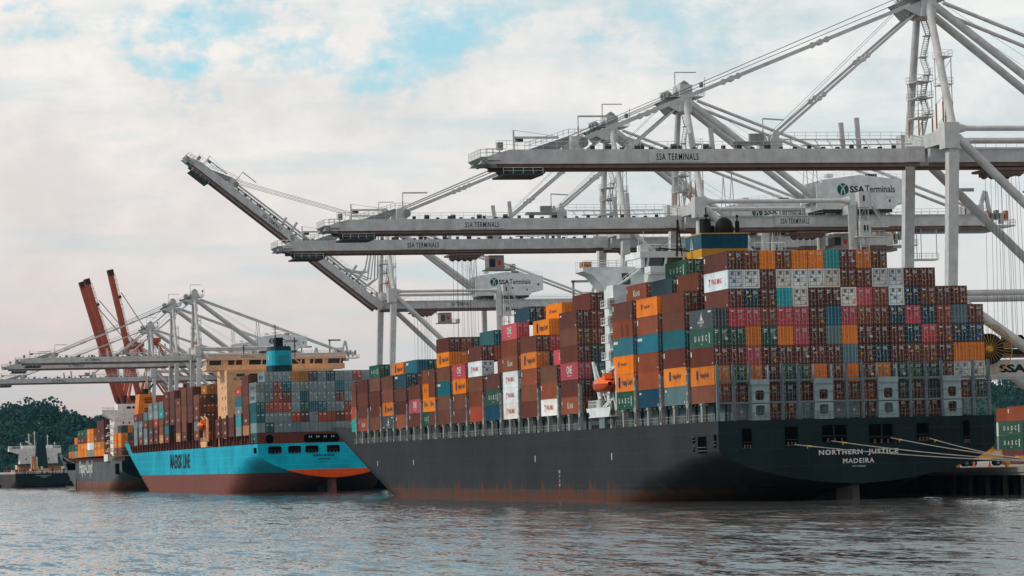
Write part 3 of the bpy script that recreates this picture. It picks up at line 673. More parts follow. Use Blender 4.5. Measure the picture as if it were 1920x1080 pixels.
# stanchions: slotted tall posts between bays, plain short ones at mid bay
def slotpost():
    mb = MB()
    for a in (-.55, .30): mb.box(-.35, .25, a, a+.25, 0, 2.9)
    mb.box(-.35, .25, -.30, .30, 0, .35); mb.box(-.35, .25, -.30, .30, 2.2, 2.9); mb.box(-.25, .2, -.299, .299, .36, 2.19, 1)
    mb.prism([(-.9, 2.9), (.9, 2.9), (.55, 2.3), (-.55, 2.3)], 'x', -.36, .26)
    for a in (-.42, .22): mb.box(-.3, .2, a, a+.2, 2.9, 7.6)
    for z in (3.0, 4.3, 5.9, 7.3): mb.box(-.3, .2, -.22, .22, z, z+.35)
    mb.box(-.34, .0, -.35, .35, 7.6, 7.9)
    o = mb.build('stanchion', [M_POST, M_SHADE]); me = o.data; bpy.data.objects.remove(o); return me
def shortpost():
    mb = MB(); mb.box(-.3, .3, -.42, .42, 0, 2.75); mb.box(-.4, .35, -.55, .55, 2.45, 2.8); o = mb.build('stanchion', M_POST); me = o.data; bpy.data.objects.remove(o); return me
SP, SH = slotpost(), shortpost()
gaps = [YB+k*BP-1.3 for k in (1, 2, 3)]+[YB+4*BP-1.3]+[fwd_y(14)-1.3]+[fwd_y(n)-1.3 for n in range(13, -1, -1)]
for y in gaps: put('stanchion', SP, S1, (-21.25, y-457, 12.05))
mids = [YB+k*BP+6.1 for k in range(4)]+[fwd_y(n)+6.1 for n in range(14, 0, -1)]
for y in mids: put('stanchion', SH, S1, (-21.25, y-457, 12.05))
# lashing bridges athwart in each gap
def lash():
    mb = MB()
    for i in range(0, 18):
        x = -21.2+i*2.5; mb.box(x-.12, x+.12, -.35, .35, 0, 5.6)
    for z in (2.6, 5.4): mb.box(-21.2, 21.3, -.45, .45, z, z+.16)
    mb.rail([(-21.2, -.4, 5.56), (21.3, -.4, 5.56)], 1.0, .03, 2.5)
    o = mb.build('lashing_bridge', M_GREYD); me = o.data; bpy.data.objects.remove(o); return me
LB = lash()
for y in gaps: put('lashing_bridge', LB, S1, (0, y-457, 14.6))
# stern lashing bridge in front of the aftmost stack
mb = MB(); yb0, yb1 = .6, 1.6
bx = [140.0+2.5*i for i in range(18)]
panels = [(145.0,147.9),(154.9,157.8),(164.9,168.0),(175.1,178.0)]
for i, x in enumerate(bx):
    if any(a < x < b_ for a, b_ in panels): continue
    x -= CX; mb.box(x-.18, x+.18, yb0, yb0+.5, 12.05, 20.4); mb.box(x+.02, x+.2, yb0-.06, yb0, 12.05, 20.0)
for z in (14.55, 17.75): mb.box(140.0-CX, 182.5-CX, yb0+.1, yb0+.4, z, z+.28)
for i in range(17):
    a, b_ = bx[i]-CX, bx[i+1]-CX
    if any(p < bx[i]+1.25 < q for p, q in panels): continue
    for sx, xx in ((1, a+.24), (-1, b_-.24)): mb.face([(xx, yb0+.2, 17.75), (xx+sx*.35, yb0+.2, 17.75), (xx, yb0+.2, 17.3)])
mb.rail([(140.0-CX, yb0-.05, 17.95), (182.5-CX, yb0-.05, 17.95)], 2.2, .03, 2.5)
mb.rail([(140.0-CX, yb0-.15, 12.05), (182.5-CX, yb0-.15, 12.05)], 1.1, .03, .9); mb.tube((140-CX, yb0-.1, 16.1), (182.5-CX, yb0-.1, 16.1), .035, n=4)
mb.build('stern_lashing_bridge', M_GREY, S1)
for a, b_ in panels:
    mb = MB(); a -= CX; b_ -= CX; x0_ = (a+b_)/2-.68; x1_ = (a+b_)/2+.68
    for (z0_, z1_) in ((12.75, 14.25), (15.0, 16.45)):
        out_ = [(a, z0_-.5), (b_, z0_-.5), (b_, z1_+.37), (a, z1_+.37)]; inn = rrect(x0_, x1_, z0_, z1_, .3, 4)
        n = len(inn); far = []
        for (px, pz) in inn:
            cx, cz = (x0_+x1_)/2, (z0_+z1_)/2; dx, dz = px-cx, pz-cz
            k = min(((b_-a)/2)/abs(dx) if dx else 9e9, ((z1_+.37-cz) if dz > 0 else (cz-z0_+.5))/abs(dz) if dz else 9e9); far.append((cx+dx*k, cz+dz*k))
        for i in range(n):
            j = (i+1) % n
            mb.face([(inn[i][0], yb0-.05, inn[i][1]), (inn[j][0], yb0-.05, inn[j][1]), (far[j][0], yb0-.05, far[j][1]), (far[i][0], yb0-.05, far[i][1])])
            mb.face([(inn[i][0], yb0-.05, inn[i][1]), (inn[j][0], yb0-.05, inn[j][1]), (inn[j][0], yb0+.4, inn[j][1]), (inn[i][0], yb0+.4, inn[i][1])])
            if abs(far[i][0]-far[j][0]) > 1e-4 and abs(far[i][1]-far[j][1]) > 1e-4:
                cxn = b_ if far[i][0] > (a+b_)/2 else a
                czn = z1_+.37 if max(far[i][1], far[j][1]) > z1_ else z0_-.5
                mb.face([(far[i][0], yb0-.05, far[i][1]), (far[j][0], yb0-.05, far[j][1]), (cxn, yb0-.05, czn)])
    mb.box(a, b_, yb0-.05, yb0+.0, 16.82, 18.0); mb.box(a, b_, yb0-.05, yb0, 12.05, 12.25); mb.box(a, b_, yb0-.25, yb0-.06, 17.3, 18.1)
    mb.box(a-.001, a+.1, yb0, yb0+.5, 12.05, 20.2); mb.box(b_-.1, b_+.001, yb0, yb0+.5, 12.05, 20.2)
    mb.box(a, b_, yb0-.03, yb0-.0, 14.62, 14.63)
    mb.build('lashing_panel', M_PANEL, S1)
mb = MB()
for i in range(17):   # crossed lashing rods over the second tier
    x = bx[i]-CX; mb.tube((x+.3, 2.1, 18.1), (x+2.2, 2.1, 20.2), .025, n=4); mb.tube((x+2.2, 2.1, 18.1), (x+.3, 2.1, 20.2), .025, n=4)
mb.build('lashing_rods', M_POST, S1)

# accommodation house, bridge, funnel
mb = MB(); mb.box(142.4-CX, 179.8-CX, 66.5, 72.4, 12.0, 36.0); mb.box(148-CX, 176-CX, 72.4, 79, 12, 36)
for z in (17.8, 20.7, 23.6, 26.5, 29.4, 32.3):
    mb.box(140.9-CX, 142.4-CX, 64.8, 69.5, z-.18, z); mb.rail([(140.95-CX, 69.4, z), (140.95-CX, 64.9, z), (142.4-CX, 64.9, z)], 1.1, .05, 1.2)
    mb.box(141.4-CX, 142.3-CX, 65.2, 66.4, z, z+1.4, 1)
house = mb.build('deckhouse', [M_SHIPW, M_POST], S1)
mb = MB()
for z in (32.6, 29.7):
    for k in range(3): mb = MB(); mb.box(142.35-CX, 142.4-CX, 67.6+1.1*k, 67.95+1.1*k, z, z+1.2); mb.build('window', M_GLASS, house)
mb = MB(); mb.box(145.2-CX, 146.7-CX, 70.94, 71.0, 36.0, 38.2); mb.build('window', M_GLASS, house)
mb = MB()                                                    # bridge wing, sloping bracket underneath
mb.prism([(138.5-CX, 38.6), (138.5-CX, 39.3), (151-CX, 39.3), (151-CX, 35.4), (142.4-CX, 35.4), (140.2-CX, 37.9)], 'y', 71, 76.5)
mb.prism([(171.5-CX, 35.4), (171.5-CX, 39.3), (184.0-CX, 39.3), (184.0-CX, 38.6), (182.4-CX, 37.9), (180.2-CX, 35.4)], 'y', 71, 76.5)
mb.box(149-CX, 174-CX, 68, 76.5, 36.0, 38.9); mb.box(147.4-CX, 175-CX, 67.0, 76.6, 40.55, 41.6); mb.box(147.6-CX, 148.3-CX, 67.2, 76, 38.9, 40.55)
for k in range(9): mb.beam((148.6-CX+3.1*k, 67.3, 38.9), (148.9-CX+3.1*k, 67.3, 40.6), .35, .35)
mb.box(148.4-CX, 174-CX, 67.8, 76, 38.9, 40.55, 1)
mb.box(148.2-CX, 152.4-CX, 63.6, 67, 37.6, 37.85); mb.box(148.2-CX, 152.4-CX, 63.5, 63.6, 37.85, 38.9); mb.box(148.1-CX, 148.2-CX, 63.5, 67, 37.85, 38.9)
mb.rail([(138.6-CX, 71, 39.3), (147, 71, 39.3) if False else (147.2-CX, 71, 39.3)], 1.1, .05, 1.3); mb.rail([(147.6-CX, 67.2, 41.6), (160-CX, 67.2, 41.6)], 1.15, .05, 1.2); mb.rail([(138.6-CX, 76.4, 39.3), (147.2-CX, 76.4, 39.3)], 1.1, .05, 1.3)
mb.box(138.4-CX, 140.0-CX, 71.2, 73, 39.3, 40.2, 2); mb.box(147.7-CX, 149.2-CX, 68, 70, 41.6, 42.7)
for k in range(2): mb.beam((147.6-CX+k*.9, 68.5, 41.6), (147.6-CX+k*.9, 68.5, 44+k), .1, .1)
mb.beam((144.6-CX, 70.9, 36.2), (147.6-CX, 67.5, 38.6), .8, .12); mb.rail([(145.2-CX, 70.6, 36.3), (148.1-CX, 67.4, 38.8)], 1.0, .05, .8)
mb.build('bridge', [M_SHIPW, M_GLASS, M_HAZ], S1)
M_FB = paint('funnel_blue', (.005,.075,.12), .4, .15); M_FY = paint('funnel_yellow', (.62,.30,.03), .45, .25)
fx0, fx1, fy0, fy1 = 155.6-CX, 163.3-CX, 58.6, 67.5
mb = MB()
for z0_, z1_, m_ in ((34, 39.9, 0), (39.9, 41.35, 1), (41.35, 43.75, 2)):
    e = (z0_-34)*.02
    e0, e1 = .0 if z0_ < 41 else .0, .0
    k0 = (z0_-34)/10*.6; k1 = (z1_-34)/10*.6
    vs = [(fx0-k0*.2, fy0-k0, z0_), (fx1+k0*.5, fy0-k0, z0_), (fx1+k0*.5, fy1, z0_), (fx0-k0*.2, fy1, z0_), (fx0-k1*.2, fy0-k1, z1_), (fx1+k1*.5, fy0-k1, z1_), (fx1+k1*.5, fy1, z1_), (fx0-k1*.2, fy1, z1_)]
    mb.idx(vs, [(0,1,5,4),(1,2,6,5),(2,3,7,6),(3,0,4,7),(4,5,6,7)], m_)
mb.box(fx0-.2, fx1+.5, fy0-.75, fy1, 43.75, 43.95, 1)
fun = mb.build('funnel', [M_SHIPW, M_FY, M_FB], S1)
mb = MB(); mb.disc((157.6-CX, 62.6, 45.2), .95, 'z', 2.8, 16); mb.tube((159.0-CX, 63, 43.9), (159.0-CX, 63, 45.5), .35, n=8); mb.disc((163.0-CX, 62, 45.0), .38, 'z', 2.4, 12); mb.tube((163.0-CX, 62, 46.2), (163.0-CX, 62, 46.9), .12, n=6); mb.ball((163.0-CX, 62, 47), .25, .25, .25)
mb.ball((160.7-CX, 62, 45.2), 1.5, 1.3, 1.65, 20, 12); mb.box(159.5-CX, 161.9-CX, 61, 63, 43.95, 45.0); mb.disc((161.9-CX, 62, 44.6), .45, 'z', 1.4, 12)
mb.build('exhaust_pipe', M_BLACK, fun)
mb = MB(); mb.prism([(64.6, 41.5), (62.6, 41.5), (63.6, 43.5)], 'x', fx0-.19, fx0-.155); mb.prism([(64.1, 41.72), (63.1, 41.72), (63.6, 42.8)], 'x', fx0-.2, fx0-.191, 1); mb.text('A', (fx0-.21, 63.9, 41.75), (0,-1,0), (0,0,1), .6, .7, 0); mb.build('emblem', [M_WHITE, M_FB], fun)
mb = MB()
mx = 153.2-CX
for a, b_ in ((-.5, -.5), (.5, -.5), (0, .5)): mb.tube((mx+a, 64+b_, 40.5), (mx+a*.15, 64+b_*.15, 46.6), .10, n=5)
for z in (41.5, 42.5, 43.5, 44.5): q = 1-(z-40.5)/7.5; mb.tube((mx-.5*q, 63.5, z), (mx+.5*q, 63.5, z+.9), .06, n=4); mb.tube((mx+.5*q, 63.5, z), (mx-.5*q, 63.5, z+.9), .06, n=4)
mb.tube((mx-3.4, 64, 41.9), (mx+2.0, 64, 41.3), .12, n=5); mb.tube((mx-3.4, 64, 41.9), (mx-.1, 64, 44.4), .03, n=4); mb.tube((mx-.9, 64, 45), (mx+.9, 64, 45), .07, n=4); mb.tube((mx, 64, 46.5), (mx, 64, 48.6), .05, n=4)
mb.build('mast', M_BLACK, S1); mb = MB()
m2 = 158.8-CX
mb.tube((m2, 66, 43.9), (m2, 66, 48.8), .13, n=6); mb.tube((m2-1.4, 66, 46.6), (m2+1.2, 66, 46.6), .06, n=4); mb.tube((m2-1.4, 66, 46.6), (m2-1.4, 66, 47.6), .05, n=4); mb.box(m2-.3, m2+.3, 65.7, 66.3, 47.2, 47.6); mb.box(m2-.8, m2+.8, 65.5, 66.5, 45.4, 45.6)
mb.build('mast', M_BLACK, S1)
mb = MB(); mb.tube((165.6-CX, 66, 36), (165.6-CX, 66, 42.6), .35, n=10); mb.ball((165.6-CX, 66, 43.3), .85, .85, 1.05, 16, 10); mb.rail([(166.6-CX, 64, 41.2), (172-CX, 64, 41.2)], 1.4, .07, 1.0); mb.build('radar_dome', M_SHIPW, S1)
mb = MB()                                                    # white boat deck bulwark with davit
mb.prism([(58.0, 15.5), (73.8, 15.5), (73.2, 14.8), (71.9, 14.8), (71.3, 13.9), (59.1, 13.9)], 'x', -22.2, -22.0); mb.box(-22.0, -19, 58.5, 73, 13.9, 14.1)
mb.box(-21.9, -20.5, 63, 66.6, 12.05, 13.9, 1); mb.box(-21.5, -21.3, 59, 73, 12.7, 13.6, 2)
mb.rail([(-22.05, 72.5, 15.5), (-22.05, 66.5, 15.5)], 1.2, .06, .8); mb.rail([(-22.05, 60.5, 15.5), (-22.05, 58.2, 15.5)], 1.2, .06, .8)
for k in range(2): mb.beam((-22.0, 62.4-k*1.5, 15.5), (-21.0, 60.8-k*1.5, 17.0), .9, .25)
mb.build('boat_deck', [M_SHIPW, M_GREY, M_GREYD], S1)
mb = MB(); mb.tube((-21.6, 66.3, 15.4), (-21.6, 66.3, 16.8), .7, n=12); mb.tube((-21.6, 66.3, 16.8), (-21.6, 70.6, 23.2), .42, .28, n=8); mb.tube((-21.0, 65.2, 16.6), (-21.5, 69.4, 22.6), .14, n=6); mb.tube((-21.6, 66.3, 16.4), (-21.2, 68.8, 15.9), .45, n=10)
mb.tube((-21.2, 57.9, 14.8), (-21.2, 60.5, 19), .2, n=6); mb.tube((-21.2, 63.5, 15), (-21.2, 60.3, 19), .18, n=6); mb.tube((-21.2, 57.6, 15), (-21.2, 57.6, 22), .22, n=6); mb.tube((-21.2, 57.6, 22), (-21.6, 60.5, 21.4), .2, n=6); mb.tube((-21.6, 65.0, 21.6), (-21.6, 61.8, 20.6), .15, n=6)
mb.build('davit', paint('davit_white', (.62,.63,.62), .5, .3), S1)
# lifeboat (held by the davit, a thing of its own)
LBO = tag(empty('lifeboat', (139.0, 518.8, 17.9)), 'bright orange enclosed lifeboat hanging at the side of the dark ship', 'lifeboat')
mb = MB(); prof = [(-4.3,.35,1.1),(-3.6,.95,.35),(-2,1.3,.05),(0,1.4,0),(2.2,1.25,.1),(3.6,.8,.5),(4.5,.12,1.1)]
for part in (0, 1):
    vs = []; n = 9
    for (y, b_, zk) in prof:
        for i in range(n):
            t = i/(n-1); a = PI*t
            if part == 0: vs.append((b_*math.cos(a), y, 1.35-(1.35-zk)*math.sin(a)**.7))
            else: vs.append((b_*.93*math.cos(a), y*.97, 1.45+(1.15*(1-abs(y/4.8)**2.2))*math.sin(a)**.7))
    mb.idx(vs, [(j*n+i, j*n+i+1, (j+1)*n+i+1, (j+1)*n+i) for j in range(len(prof)-1) for i in range(n-1)], part, True)
for (y, b_, zk), (y2, b2, zk2) in zip(prof, prof[1:]):
    for sg in (-1, 1): mb.beam((sg*b_, y, 1.4), (sg*b2, y2, 1.4), .12, .14, 0)
M_LBO = paint('lifeboat_orange', (.85,.16,.02), .35, .1)
mb.build('boat_hull', [paint('lifeboat_lower', (.55,.08,.02), .4, .2), M_LBO], LBO)
mb = MB(); mb.prism([(-3.4, 2.2), (-1.7, 2.4), (-2.0, 3.2), (-3.1, 3.2)], 'x', -.65, .65); mb.box(-.66, -.651, -2.9, -2.1, 2.65, 3.05, 1); mb.build('conning_hatch', [M_LBO, M_GLASS], LBO)
mb = MB()
for k in range(4): mb.box(-1.12, -1.02, -1.4+1.2*k, -.9+1.2*k, 1.75, 2.0)
mb.build('window', M_GLASS, LBO)

# ---- ship two (light blue)
S2 = tag(empty('container_ship', (CX, 893.0, 0)), 'light blue container ship with red underside moored in the middle', 'container ship', 'container ships at the quay')
M_H2 = hull_mat('hull_light_blue', (.006,.33,.46), (.185,.060,.047), 5.6, .0); M_T2 = hull_mat('transom_light_blue', (.006,.40,.54), (.74,.085,.010), 6.35, 0)
hull(S2, 21.6, 352, 13.7, 17.4, 3.95, 11.6, 0, [M_H2, M_T2, paint('deck_red', (.10,.025,.018), .8), paint('bulwark_red', (.16,.05,.04), .7)], ((238, 338), (300, 351)), 66)
mb = MB(); mb.prism([(1.5, -2), (9.5, -2), (9, 3.6), (1.8, 3.6)], 'x', -.6, .6); mb.build('rudder', paint('rudder_red', (.20,.06,.05), .7, .5), S2)
mb = MB(); mb.prism([(12, -2.4), (64, -2.4), (64, 2.0), (14, 2.4)], 'x', -1.1, 1.1); mb.build('skeg', paint('skeg_dark_red', (.03,.015,.015), .8), S2)
k_ = 893/893
for (px0, px1) in ((518.5, 544.5), (557, 582), (590.5, 616), (632, 657.5)):
    x0_ = 142.6+(px0-518.5)*.1453; x1_ = 142.6+(px1-518.5)*.1453; port_opening(S2, x0_-CX, x1_-CX, 11.0-(.0), 13.0, M_T2, .5)
mb = MB(); mb.box(139.62-CX, 139.68-CX, 1.9, 6.9, 11.2, 12.7); mb.build('side_port', M_SHADE, S2)
mb = MB(); mb.text('ANNA MÆRSK', (155.2-CX, -.03, 9.85), (1,0,0), (0,0,1), 6.2, .75, 0, .03); M_LN = flat('letter_navy', (.006,.02,.03)); mb.build('ship_name', M_LN, S2); mb = MB(); mb.text('AABENRAA', (156.6-CX, -.03, 8.95), (1,0,0), (0,0,1), 3.6, .5, 0, .03); mb.text('IMO 9250971', (157.3-CX, -.03, 8.3), (1,0,0), (0,0,1), 2.0, .25, 0); mb.build('home_port', M_LN, S2); mb = MB()
mb.text('MAERSK LINE', (-21.68, 1081.5-893, 7.6), (0,-1,0), (0,0,1), 49, 4.7, 0, .03); mb.build('lettering', M_LN, S2)
M_S2R = paint('ship_red_brown', (.14,.035,.025), .65, .4, (.06,.03,.025)); M_S2T = paint('ship_tan', (.78,.44,.24), .5, .14, (.3,.15,.08))
mb = MB(); mb.box(140.2-CX, 182-CX, 2.6, 3.0, 13.65, 16.7); mb.build('stern_bulkhead', M_S2R, S2)
mb = MB()
for a, b_ in ((146.2-CX+.6, 149.0-CX+.2),) if False else ((142.4-CX, 144.6-CX), (153.2-CX, 163.2-CX)):
    mb = MB(); mb.prism([(p[0], p[1]) for p in rrect(a, b_, 13.9, 16.2, .8)], 'y', 2.55, 2.59); mb.build('bulkhead_opening', M_SHADE, S2)  # flat dark sheet on the bulkhead, painted as the opening's shade
mb = MB()
for k in range(4):
    x = 155.0-CX+2.1*k
    for s_ in (-.28, .28): mb.box(x+s_-.14, x+s_+.14, 2.5, 2.54, 15.2, 15.7)
mb.build('deck_light', flat('lamp_face', (.35,.5,.52)), S2)
mb = MB(); mb.box(-19.4, 19.4, 3.2, 88, 13.6, 16.2); mb.box(-19.4, 19.4, 118, 300, 13.6, 16.2); mb.build('hatch_coaming', paint('coaming_red', (.075,.022,.017), .8), S2)
mb = MB(); mb.box(-.3, .3, -.35, .35, 0, 2.6); o = mb.build('stanchion', M_S2R); ST2 = o.data; bpy.data.objects.remove(o)
mb = MB(); mb.box(-.3, .3, -.3, .3, 0, 9.2); mb.box(-.35, .35, -.6, .6, 2.4, 3.0); o = mb.build('stanchion', M_S2R); ST3 = o.data; bpy.data.objects.remove(o)
for k in range(6):
    put('stanchion', ST3, S2, (-21.25, 14.9+14.7*k, 13.65)); put('stanchion', ST2, S2, (-21.25, 9.6+14.7*k, 13.65))
for k in range(13):
    put('stanchion', ST3, S2, (-21.25, 117.7+14.7*k, 13.65)); put('stanchion', ST2, S2, (-21.25, 125+14.7*k, 13.65))
mb = MB(); mb.box(145-CX, 178-CX, 92, 112, 13.6, 37.2); 
for z in (20, 24, 28, 32): mb.box(150.5-CX, 178-CX, 89.8, 92, z, z+.25); mb.beam((151-CX, 91, z), (153.8-CX, 91, z-3.4), .2, .35)
for z in (34.2, 30.4, 26.6, 22.8): mb.box(147.3-CX, 147.9-CX, 91.95, 92, z, z+.5, 1); mb.box(149.2-CX, 149.8-CX, 91.95, 92, z, z+.5, 1); mb.box(160-CX, 160.8-CX, 91.95, 92, z, z+1, 1)
for z in (20, 24, 28, 32): mb.rail([(150.5-CX, 89.9, z+.25), (178-CX, 89.9, z+.25)], 1.1, .05, 1.4)
for x in range(148, 176, 4): mb.box(x-CX, x+2.6-CX, 91.9, 92, 35.2, 36.0, 1)
for z in (34.6, 31.4, 28.2, 25, 21.8): 
    for y in (95, 101): mb.box(144.95-CX, 145-CX, y, y+.8, z, z+1.1, 1)
mb.box(147-CX, 148.6-CX, 91.95, 92, 16, 18.6, 1)
mb.build('deckhouse', [M_S2T, M_GLASS], S2)
mb = MB(); mb.box(139.5-CX, 182.6-CX, 97, 106, 37.3, 38.9); mb.box(139.9-CX, 182.2-CX, 97.6, 105.5, 38.9, 40.4, 1); mb.box(139.3-CX, 182.8-CX, 96.8, 106.2, 40.4, 41.0)
for k in range(11): x = 140.2-CX+4.1*k; mb.beam((x, 97.3, 38.9), (x+.2, 97.3, 40.45), .5, .4)
for x in (145.5, 151.5, 171, 176.5): mb.box(x-.8-CX, x+.8-CX, 97.2, 97.58, 38.9, 40.4)
for x in (141, 144.4, 175.6, 179): mb.beam((x-CX, 97.4, 37.3), (146-CX if x < 160 else 176.5-CX, 97.4, 33), .3, .5)
mb.rail([(139.5-CX, 97, 41), (182.6-CX, 97, 41)], 1.1, .06, 1.6); mb.beam((152-CX, 90.5, 41), (148-CX, 90.5, 36.5), .25, .4); mb.beam((166-CX, 92, 40.5), (171-CX, 92, 36), .25, .4)
mb.build('bridge', [M_S2T, M_GLASS], S2)
M_F2 = paint('funnel_light_blue', (.014,.34,.45), .45, .15); M_F2D = paint('funnel_dark_blue', (.006,.035,.05), .5, .15)
fc = (158.0-CX, 72.0)
mb = MB()
def fsec(z, k): return [(fc[0]+k*3.25*math.cos(2*PI*i/20)*(1 if abs(math.cos(2*PI*i/20)) < .3 else 1), fc[1]+5*k*math.sin(2*PI*i/20), z) for i in range(20)]
for z0_, z1_, m_, k0, k1 in ((22, 37.6, 1, 1.06, 1.06), (37.6, 42.0, 0, 1.06, 1.02), (42.0, 43.3, 1, 1.02, .97)):
    a = [(fc[0]+max(-1, min(1, 1.25*math.cos(2*PI*i/24)))*3.2*k0, fc[1]+max(-1, min(1, 1.25*math.sin(2*PI*i/24)))*5*k0, z0_) for i in range(24)]; b_ = [(fc[0]+max(-1, min(1, 1.25*math.cos(2*PI*i/24)))*3.2*k1, fc[1]+max(-1, min(1, 1.25*math.sin(2*PI*i/24)))*5*k1, z1_) for i in range(24)]
    mb.idx(a+b_, [(i, (i+1) % 24, 24+(i+1) % 24, 24+i) for i in range(24)], m_); mb.face(b_, m_)
fun2 = mb.build('funnel', [M_F2, M_F2D], S2)
mb = MB(); mb.box(fc[0]-1.2, fc[0]+1.0, fc[1]-2, fc[1]+2, 43.3, 46.0); mb.tube((fc[0]-1.0, fc[1], 46), (fc[0]-1.0, fc[1], 50), .15, n=6)
for z in (47.5, 48.6, 49.3): mb.tube((fc[0]-2.1, fc[1], z), (fc[0]+.1, fc[1], z), .06, n=4)
mb.build('exhaust_pipe', M_BLACK, fun2)
mb = MB(); st_ = []
for i in range(14): r_ = 1.0 if i % 2 == 0 else .42; st_.append((fc[1]-1.5+r_*math.cos(2*PI*i/14), 39.8+r_*math.sin(2*PI*i/14)))
mb.prism(st_, 'x', fc[0]-3.44, fc[0]-3.36); mb.box(fc[0]-1.0, fc[0]+2.3, fc[1]-5.33, fc[1]-5.28, 37.7, 40.6, 1); mb.build('star_emblem', [M_WHITE, paint('funnel_vent', (.010,.25,.32), .5)], fun2)
mb = MB()
for x, y, z0_, z1_ in ((151.5, 99, 41, 45.2), (167.4, 99, 41, 47.2)): mb = MB(); mb.tube((x-CX, y, z0_), (x-CX, y, z1_), .18, n=6); mb.tube((x-CX-.7, y, z1_-1), (x-CX+.7, y, z1_-1), .07, n=4); mb.build('mast', M_BLACK, S2); mb = MB()
mb = MB(); mb.prism([(98, 15.6), (112, 15.6), (111, 13.9), (99, 13.9)], 'x', -22.0, -21.7); mb.box(-21.7, -19, 98, 112, 13.9, 14.1)
for y in (101, 108): mb.tube((-21.2, y, 15.6), (-21.2, y, 22.4), .4, n=6); mb.tube((-21.2, y, 22.4), (-22.0, y+1, 23.4), .3, n=6)
mb.rail([(-21.9, 98, 15.6), (-21.9, 112, 15.6)], 1.2, .06, 1.5); mb.build('boat_deck', M_S2T, S2)
L2 = copy_tree(LBO); L2.location = (139.2, 1000.5, 19.2); L2['label'] = 'small orange lifeboat amidships on the light blue ship'
# containers forward of ship two's stern stack, ship three's containers: one stack object
def col(x, y, z, h, cs, size=40):
    for i, c in enumerate(cs):
        if c: stk(x, y, z+i*h, h, c, size)
z2 = 16.4
for k, cs in ((1, ['tan','maroon','maroon','brown','maroon','maroon']), (2, ['grey','cyan','grey','blue','red'])):
    col(XP, 896.5+13.4*k, z2, 2.85, cs)
    for j in range(1, 4): col(XP+2.5*j, 896.5+13.4*k, z2, 2.85, ['maroon']*4+['red','brown'][:1+j % 2])
for k in (3, 4, 5):
    for j in range(0, 5): col(XP+2.5*j, 896.5+13.6*k, z2, 2.85, ['maroon','maroon'])
palette = ['maroon','maroon','maroon','brown','brown','rust','maroon','grey','darkteal','maroon']
fb = [['brown','grey','brown','brown','brown'], [None,None,'maroon','maroon','maroon','maroon'], ['maroon','brown','brown','brown','brown','brown'], ['tan','brown','brown','brown','brown'], [None,None,'maroon','maroon','maroon','maroon'],
      ['brown','blue','maroon','maroon','maroon','maroon'], ['tan','rust','brown','cyan','grey'], ['maroon','maroon','red','grey','grey'], ['brown','darkgrey','maroon','grey','grey'], ['grey','grey','brown','steel'], ['brown','grey','grey','maroon'], ['grey','grey','grey','brown']]
for k, cs in enumerate(fb):
    y = 1012+14.7*k; col(XP+(0 if cs[0] else .0), y, z2, 2.85, cs)
    for j in range(1, 12 if k in (0, 3, 5) else 6):
        n = min(len(cs)+(0 if k in (5, 2) else 1 if k == 0 else 0), 6)
        pal = ['amber','tan','maroon','brown'] if k == 0 and False else palette
        cc = [random.choice(pal) for _ in range(n)]
        if k == 0 and j in (1, 2, 3): cc[-1] = 'amber'
        if k > 6: cc = [random.choice(['grey','grey','steel','cyan','maroon']) for _ in range(n)]
        col(XP+2.5*j, y, z2, 2.85, cc)

# ---- ship three (grey with white lettering, far)
S3 = tag(empty('container_ship', (CX, 1223.0, 0)), 'far grey container ship with white lettering, red waterline and white bridge tower', 'container ship', 'container ships at the quay')
M_H3 = hull_mat('hull_mid_grey', (.085,.092,.098), (.19,.085,.06), 3.6, .7, 7)
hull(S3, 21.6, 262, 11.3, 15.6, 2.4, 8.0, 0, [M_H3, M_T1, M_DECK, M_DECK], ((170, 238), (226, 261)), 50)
mb = MB(); mb.text('Hapag-Lloyd', (-21.68, 1379-1223, 5.3), (0,-1,0), (0,0,1), 51, 6.8, 0, .02); mb.build('lettering', M_WHITE, S3)
mb = MB(); mb.prism([(8, 6.2), (22, 6.2), (22, 10.3), (8, 10.3)], 'x', -21.66, -21.62); mb.build('side_port', M_SHADE, S3)
mb = MB(); mb.box(-20, 20, 4, 38, 11.2, 13); mb.box(-20, 20, 62, 226, 11.2, 13.0); mb.build('hatch_coaming', paint('coaming_dark_red', (.07,.022,.018), .8), S3)
mb = MB(); mb.box(141.5-CX, 180-CX, 39, 54, 11.2, 28.4); mb.box(137-CX, 186-CX, 40, 50, 29.6, 31.2); mb.prism([(137-CX, 29.6), (143-CX, 29.6), (143-CX, 26.6)], 'y', 40, 50); mb.box(143-CX, 179-CX, 39, 52, 28.4, 33.4)
for z in (15, 18, 21, 24): mb.box(138.6-CX, 141.5-CX, 37.8, 43, z, z+.3); mb.rail([(138.7-CX, 37.9, z), (141.5-CX, 37.9, z)], 1.3, .12, 1.0)
for x, z, a, b_ in ((146.5, 32, 1.6, .9), (148.6, 32, 1.2, .9), (144.8, 26.2, .5, .8), (147.1, 26.2, .5, .8), (144.8, 22.3, .5, .6)): mb.box(x-CX, x+a-CX, 38.93, 39.0, z-.5, z+b_-.5, 1)
mb.box(138.8-CX, 140.6-CX, 40, 53, 11.3, 14, 0); mb.rail([(137.2-CX, 40, 31.2), (150-CX, 40, 31.2)], 1.1, .12, 2)
mb.build('deckhouse', [paint('house_pinkish_white', (.80,.76,.74), .5, .12), M_GLASS], S3)
mb = MB(); k_ = 1235/1262
mb.prism([(147.6-CX, 20), (147.6-CX, 27), (148.6-CX, 36.5), (153.2-CX, 36.5), (155.2-CX, 27), (155.2-CX, 20)], 'y', 14, 26)
for z0_ in (29.0, 33.0):
    for j in range(4): mb.box(150.4-CX, 153.2-CX, 13.93, 14.0, z0_+.6*j, z0_+.6*j+.32, 1)
